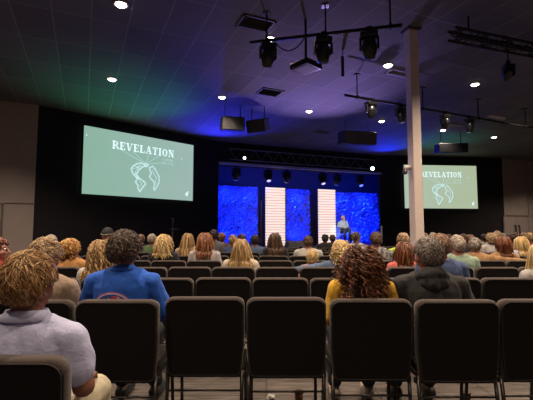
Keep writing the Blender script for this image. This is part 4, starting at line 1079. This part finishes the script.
# --- the speaker on a stool
sp = on_plane(343.5, 240, Cc-ND*.0, ND); sp.z = DECK
face = math.radians(180+15)
head_z = on_plane(343, 215.3, Cc, ND).z-DECK-.20-.115
CH = shirtm('chambray_pale', (.42, .50, .60), .1)
f = Vector((-math.sin(face), math.cos(face), 0))
e, hc, k = person(0, 'A', 0, 'seated speaker in a pale blue shirt and jeans on a stool on the stage', 'short', 'palegrey', CH, None, L=.03, vol=.006, n=260, wid=.006, near=True, origin=((sp.x-f.x*.21, sp.y-f.y*.21, DECK+.20), face, head_z), seg=5, pose='lap', pants=M_DENIM, yaw=.3)

e = empty('bar_stool', (sp.x, sp.y, DECK), 0, 'dark round stool under the speaker on the stage', 'stool')
mb = MB(); mb.tube([(0, 0, .60), (0, 0, .615), (0, 0, .645), (0, 0, .652)], [.15, .17, .17, .15], 20); mb.build('seat', M_METAL, e, True)
for q in range(4):
    a = PI/4+q*PI/2; mb = MB(); mb.tube([(.11*math.cos(a), .11*math.sin(a), .60), (.21*math.cos(a), .21*math.sin(a), 0)], .014, 8); mb.build('leg', M_METAL, e, True)
mb = MB(); mb.tube([(.178*math.cos(2*PI*q/20), .178*math.sin(2*PI*q/20), .24) for q in range(21)], .009, 6, False); mb.build('foot_ring', M_METAL, e, True)

# ------------------------------------------------------------------ small things on the carpet
p = at_z(271, 398, .02); rn = random.Random(5); mb = MB(); mb.ell((0, 0, .022), (.035, .028, .022), 14, 10)
mb.v = [tuple(Vector(v)*(1+.28*noise.noise(Vector(v)*55))) for v in mb.v]
tag(mb.build('crumpled_paper', mat('paper_white', (.7, .66, .6), .8), loc=(p.x, p.y, 0)), 'small crumpled white paper on the carpet under the nearest full row', 'paper')
def cup(px, py, lab):
    p = at_z(px, py, .05); e = empty('paper_cup', (p.x, p.y, 0), 0, lab, 'cup', 'brown cups on the carpet')
    mb = MB(); mb.tube([(0, 0, 0), (0, 0, .085)], [.026, .034], 16); mb.build('cup_body', mat('cup_brown', (.20, .085, .05), .7), e, True)
    mb = MB(); mb.tube([(0, 0, .085), (0, 0, .092), (0, 0, .097)], [.036, .036, .030], 16); mb.build('lid', mat('cup_lid', (.10, .05, .035), .5), e, True)
cup(299, 397, 'small reddish brown cup standing under the chair beside the curly-haired woman')
cup(466, 398, 'small reddish brown cup standing under the hooded man\'s chair')

# ------------------------------------------------------------------ show lighting
BLUE = (.006, .03, 1.0)
def wash(pl, pr, off, z, en, tgt_off, tz, size=70, n=2):
    for i in range(n):
        c = S(pl+(pr-pl)*(i+.5)/n, off); c.z = z; t = S(pl+(pr-pl)*(i+.5)/n, tgt_off); t.z = tz
        lamp('SPOT', 'blue_wash', c, en, BLUE, t, size, .9, .08)
wash(218, 258, 1.75, 3.7, 330, OFFP, 1.6, 85)
wash(286, 310, 1.75, 3.7, 330, OFFP, 1.6, 75, 1)
wash(336, 378, 1.75, 3.7, 330, OFFP, 1.6, 85)
wash(222, 254, 1.7, DECK+.06, 170, OFFP, 2.0, 110, 2)
wash(288, 308, 1.7, DECK+.06, 170, OFFP, 2.0, 110, 1)
wash(340, 374, 1.7, DECK+.06, 170, OFFP, 2.0, 110, 2)
for px_ in (228, 262, 300, 340, 368):
    c = S(px_, 1.3); c.z = 3.3; t = S(px_, 4.0); t.z = 4.2; lamp('SPOT', 'blue_wash', c, 120, BLUE, t, 110, 1.0, .08)
c = S(362, .9); c.z = 2.6; lamp('SPOT', 'blue_wash', c, 160, BLUE, D+ND*.9+UD*.9+Vector((0, 0, 2)), 100, 1.0, .08)
# blue ceiling colour from uplights along the stage header
for px, py, tx, ty, colr, en, sz in ((218, 172, 226, 122, (.03, .03, 1), 900, 110), (388, 172, 385, 140, (.01, .03, 1), 500, 100)):
    c = on_plane(px, py, Cc-ND*.5, ND); t = at_z(tx, ty, CEIL)
    lamp('SPOT', 'ceiling_wash', c, en, colr, t, sz, 1.0, .1)
for px_ in (240, 285, 330, 365):
    c = S(px_, -1.3); c.z = DECK+.1; t = S(px_, -.1); t.z = ztop+.03
    lamp('SPOT', 'header_fill', c, 110, (.12, .10, 1), t, 50, 1.0, .05)  # unseen spots added to brighten the header lip
def up(x, y, z, t, en, colr, sz): lamp('SPOT', 'ceiling_wash', (x, y, z), en, colr, t, sz, 1.0, .15)
up(2.2, 14.2, 1.0, at_z(318, 92, CEIL), 2000, (.50, .34, 1.0), 54)  # unseen spot added for the violet ceiling, standing in for stage bounce
up(-3.6, 12.9, 1.2, at_z(130, 100, CEIL), 330, (.06, 1.0, .42), 66)  # unseen spot added for the left screen's green glow on the ceiling
up(7.3, 17.6, 1.6, at_z(440, 142, CEIL), 200, (.1, .9, .75), 60)  # unseen spot added for the teal glow above the right screen
# key light on the speaker
c = at_z(330, 60, 4.6); lamp('SPOT', 'speaker_key', c, 5000, (1, .93, .88), sp+Vector((0, 0, .95)), 6.5, .5, .1)

# ------------------------------------------------------------------ world, camera, view
w_ = bpy.data.worlds.new('room_dark'); sc.world = w_; w_.use_nodes = True
w_.node_tree.nodes['Background'].inputs[0].default_value = (.01, .01, .013, 1); w_.node_tree.nodes['Background'].inputs[1].default_value = .3
cd = bpy.data.cameras.new('camera'); cd.sensor_width = 36; cd.sensor_fit = 'HORIZONTAL'; cd.lens = 36*F/533
co = bpy.data.objects.new('camera', cd); col.objects.link(co); co.location = CAM; co.rotation_euler = (PI/2+PITCH, 0, 0); cd.clip_start = .05
sc.camera = co
sc.view_settings.view_transform = 'Standard'; sc.view_settings.look = 'None'; sc.view_settings.gamma = 1; sc.view_settings.exposure = 0.05; sc.view_settings.use_curve_mapping = False
sc.cycles.use_denoising = True
sc.cycles.max_bounces = 6; sc.cycles.diffuse_bounces = 3
sc.cycles.sample_clamp_indirect = 4
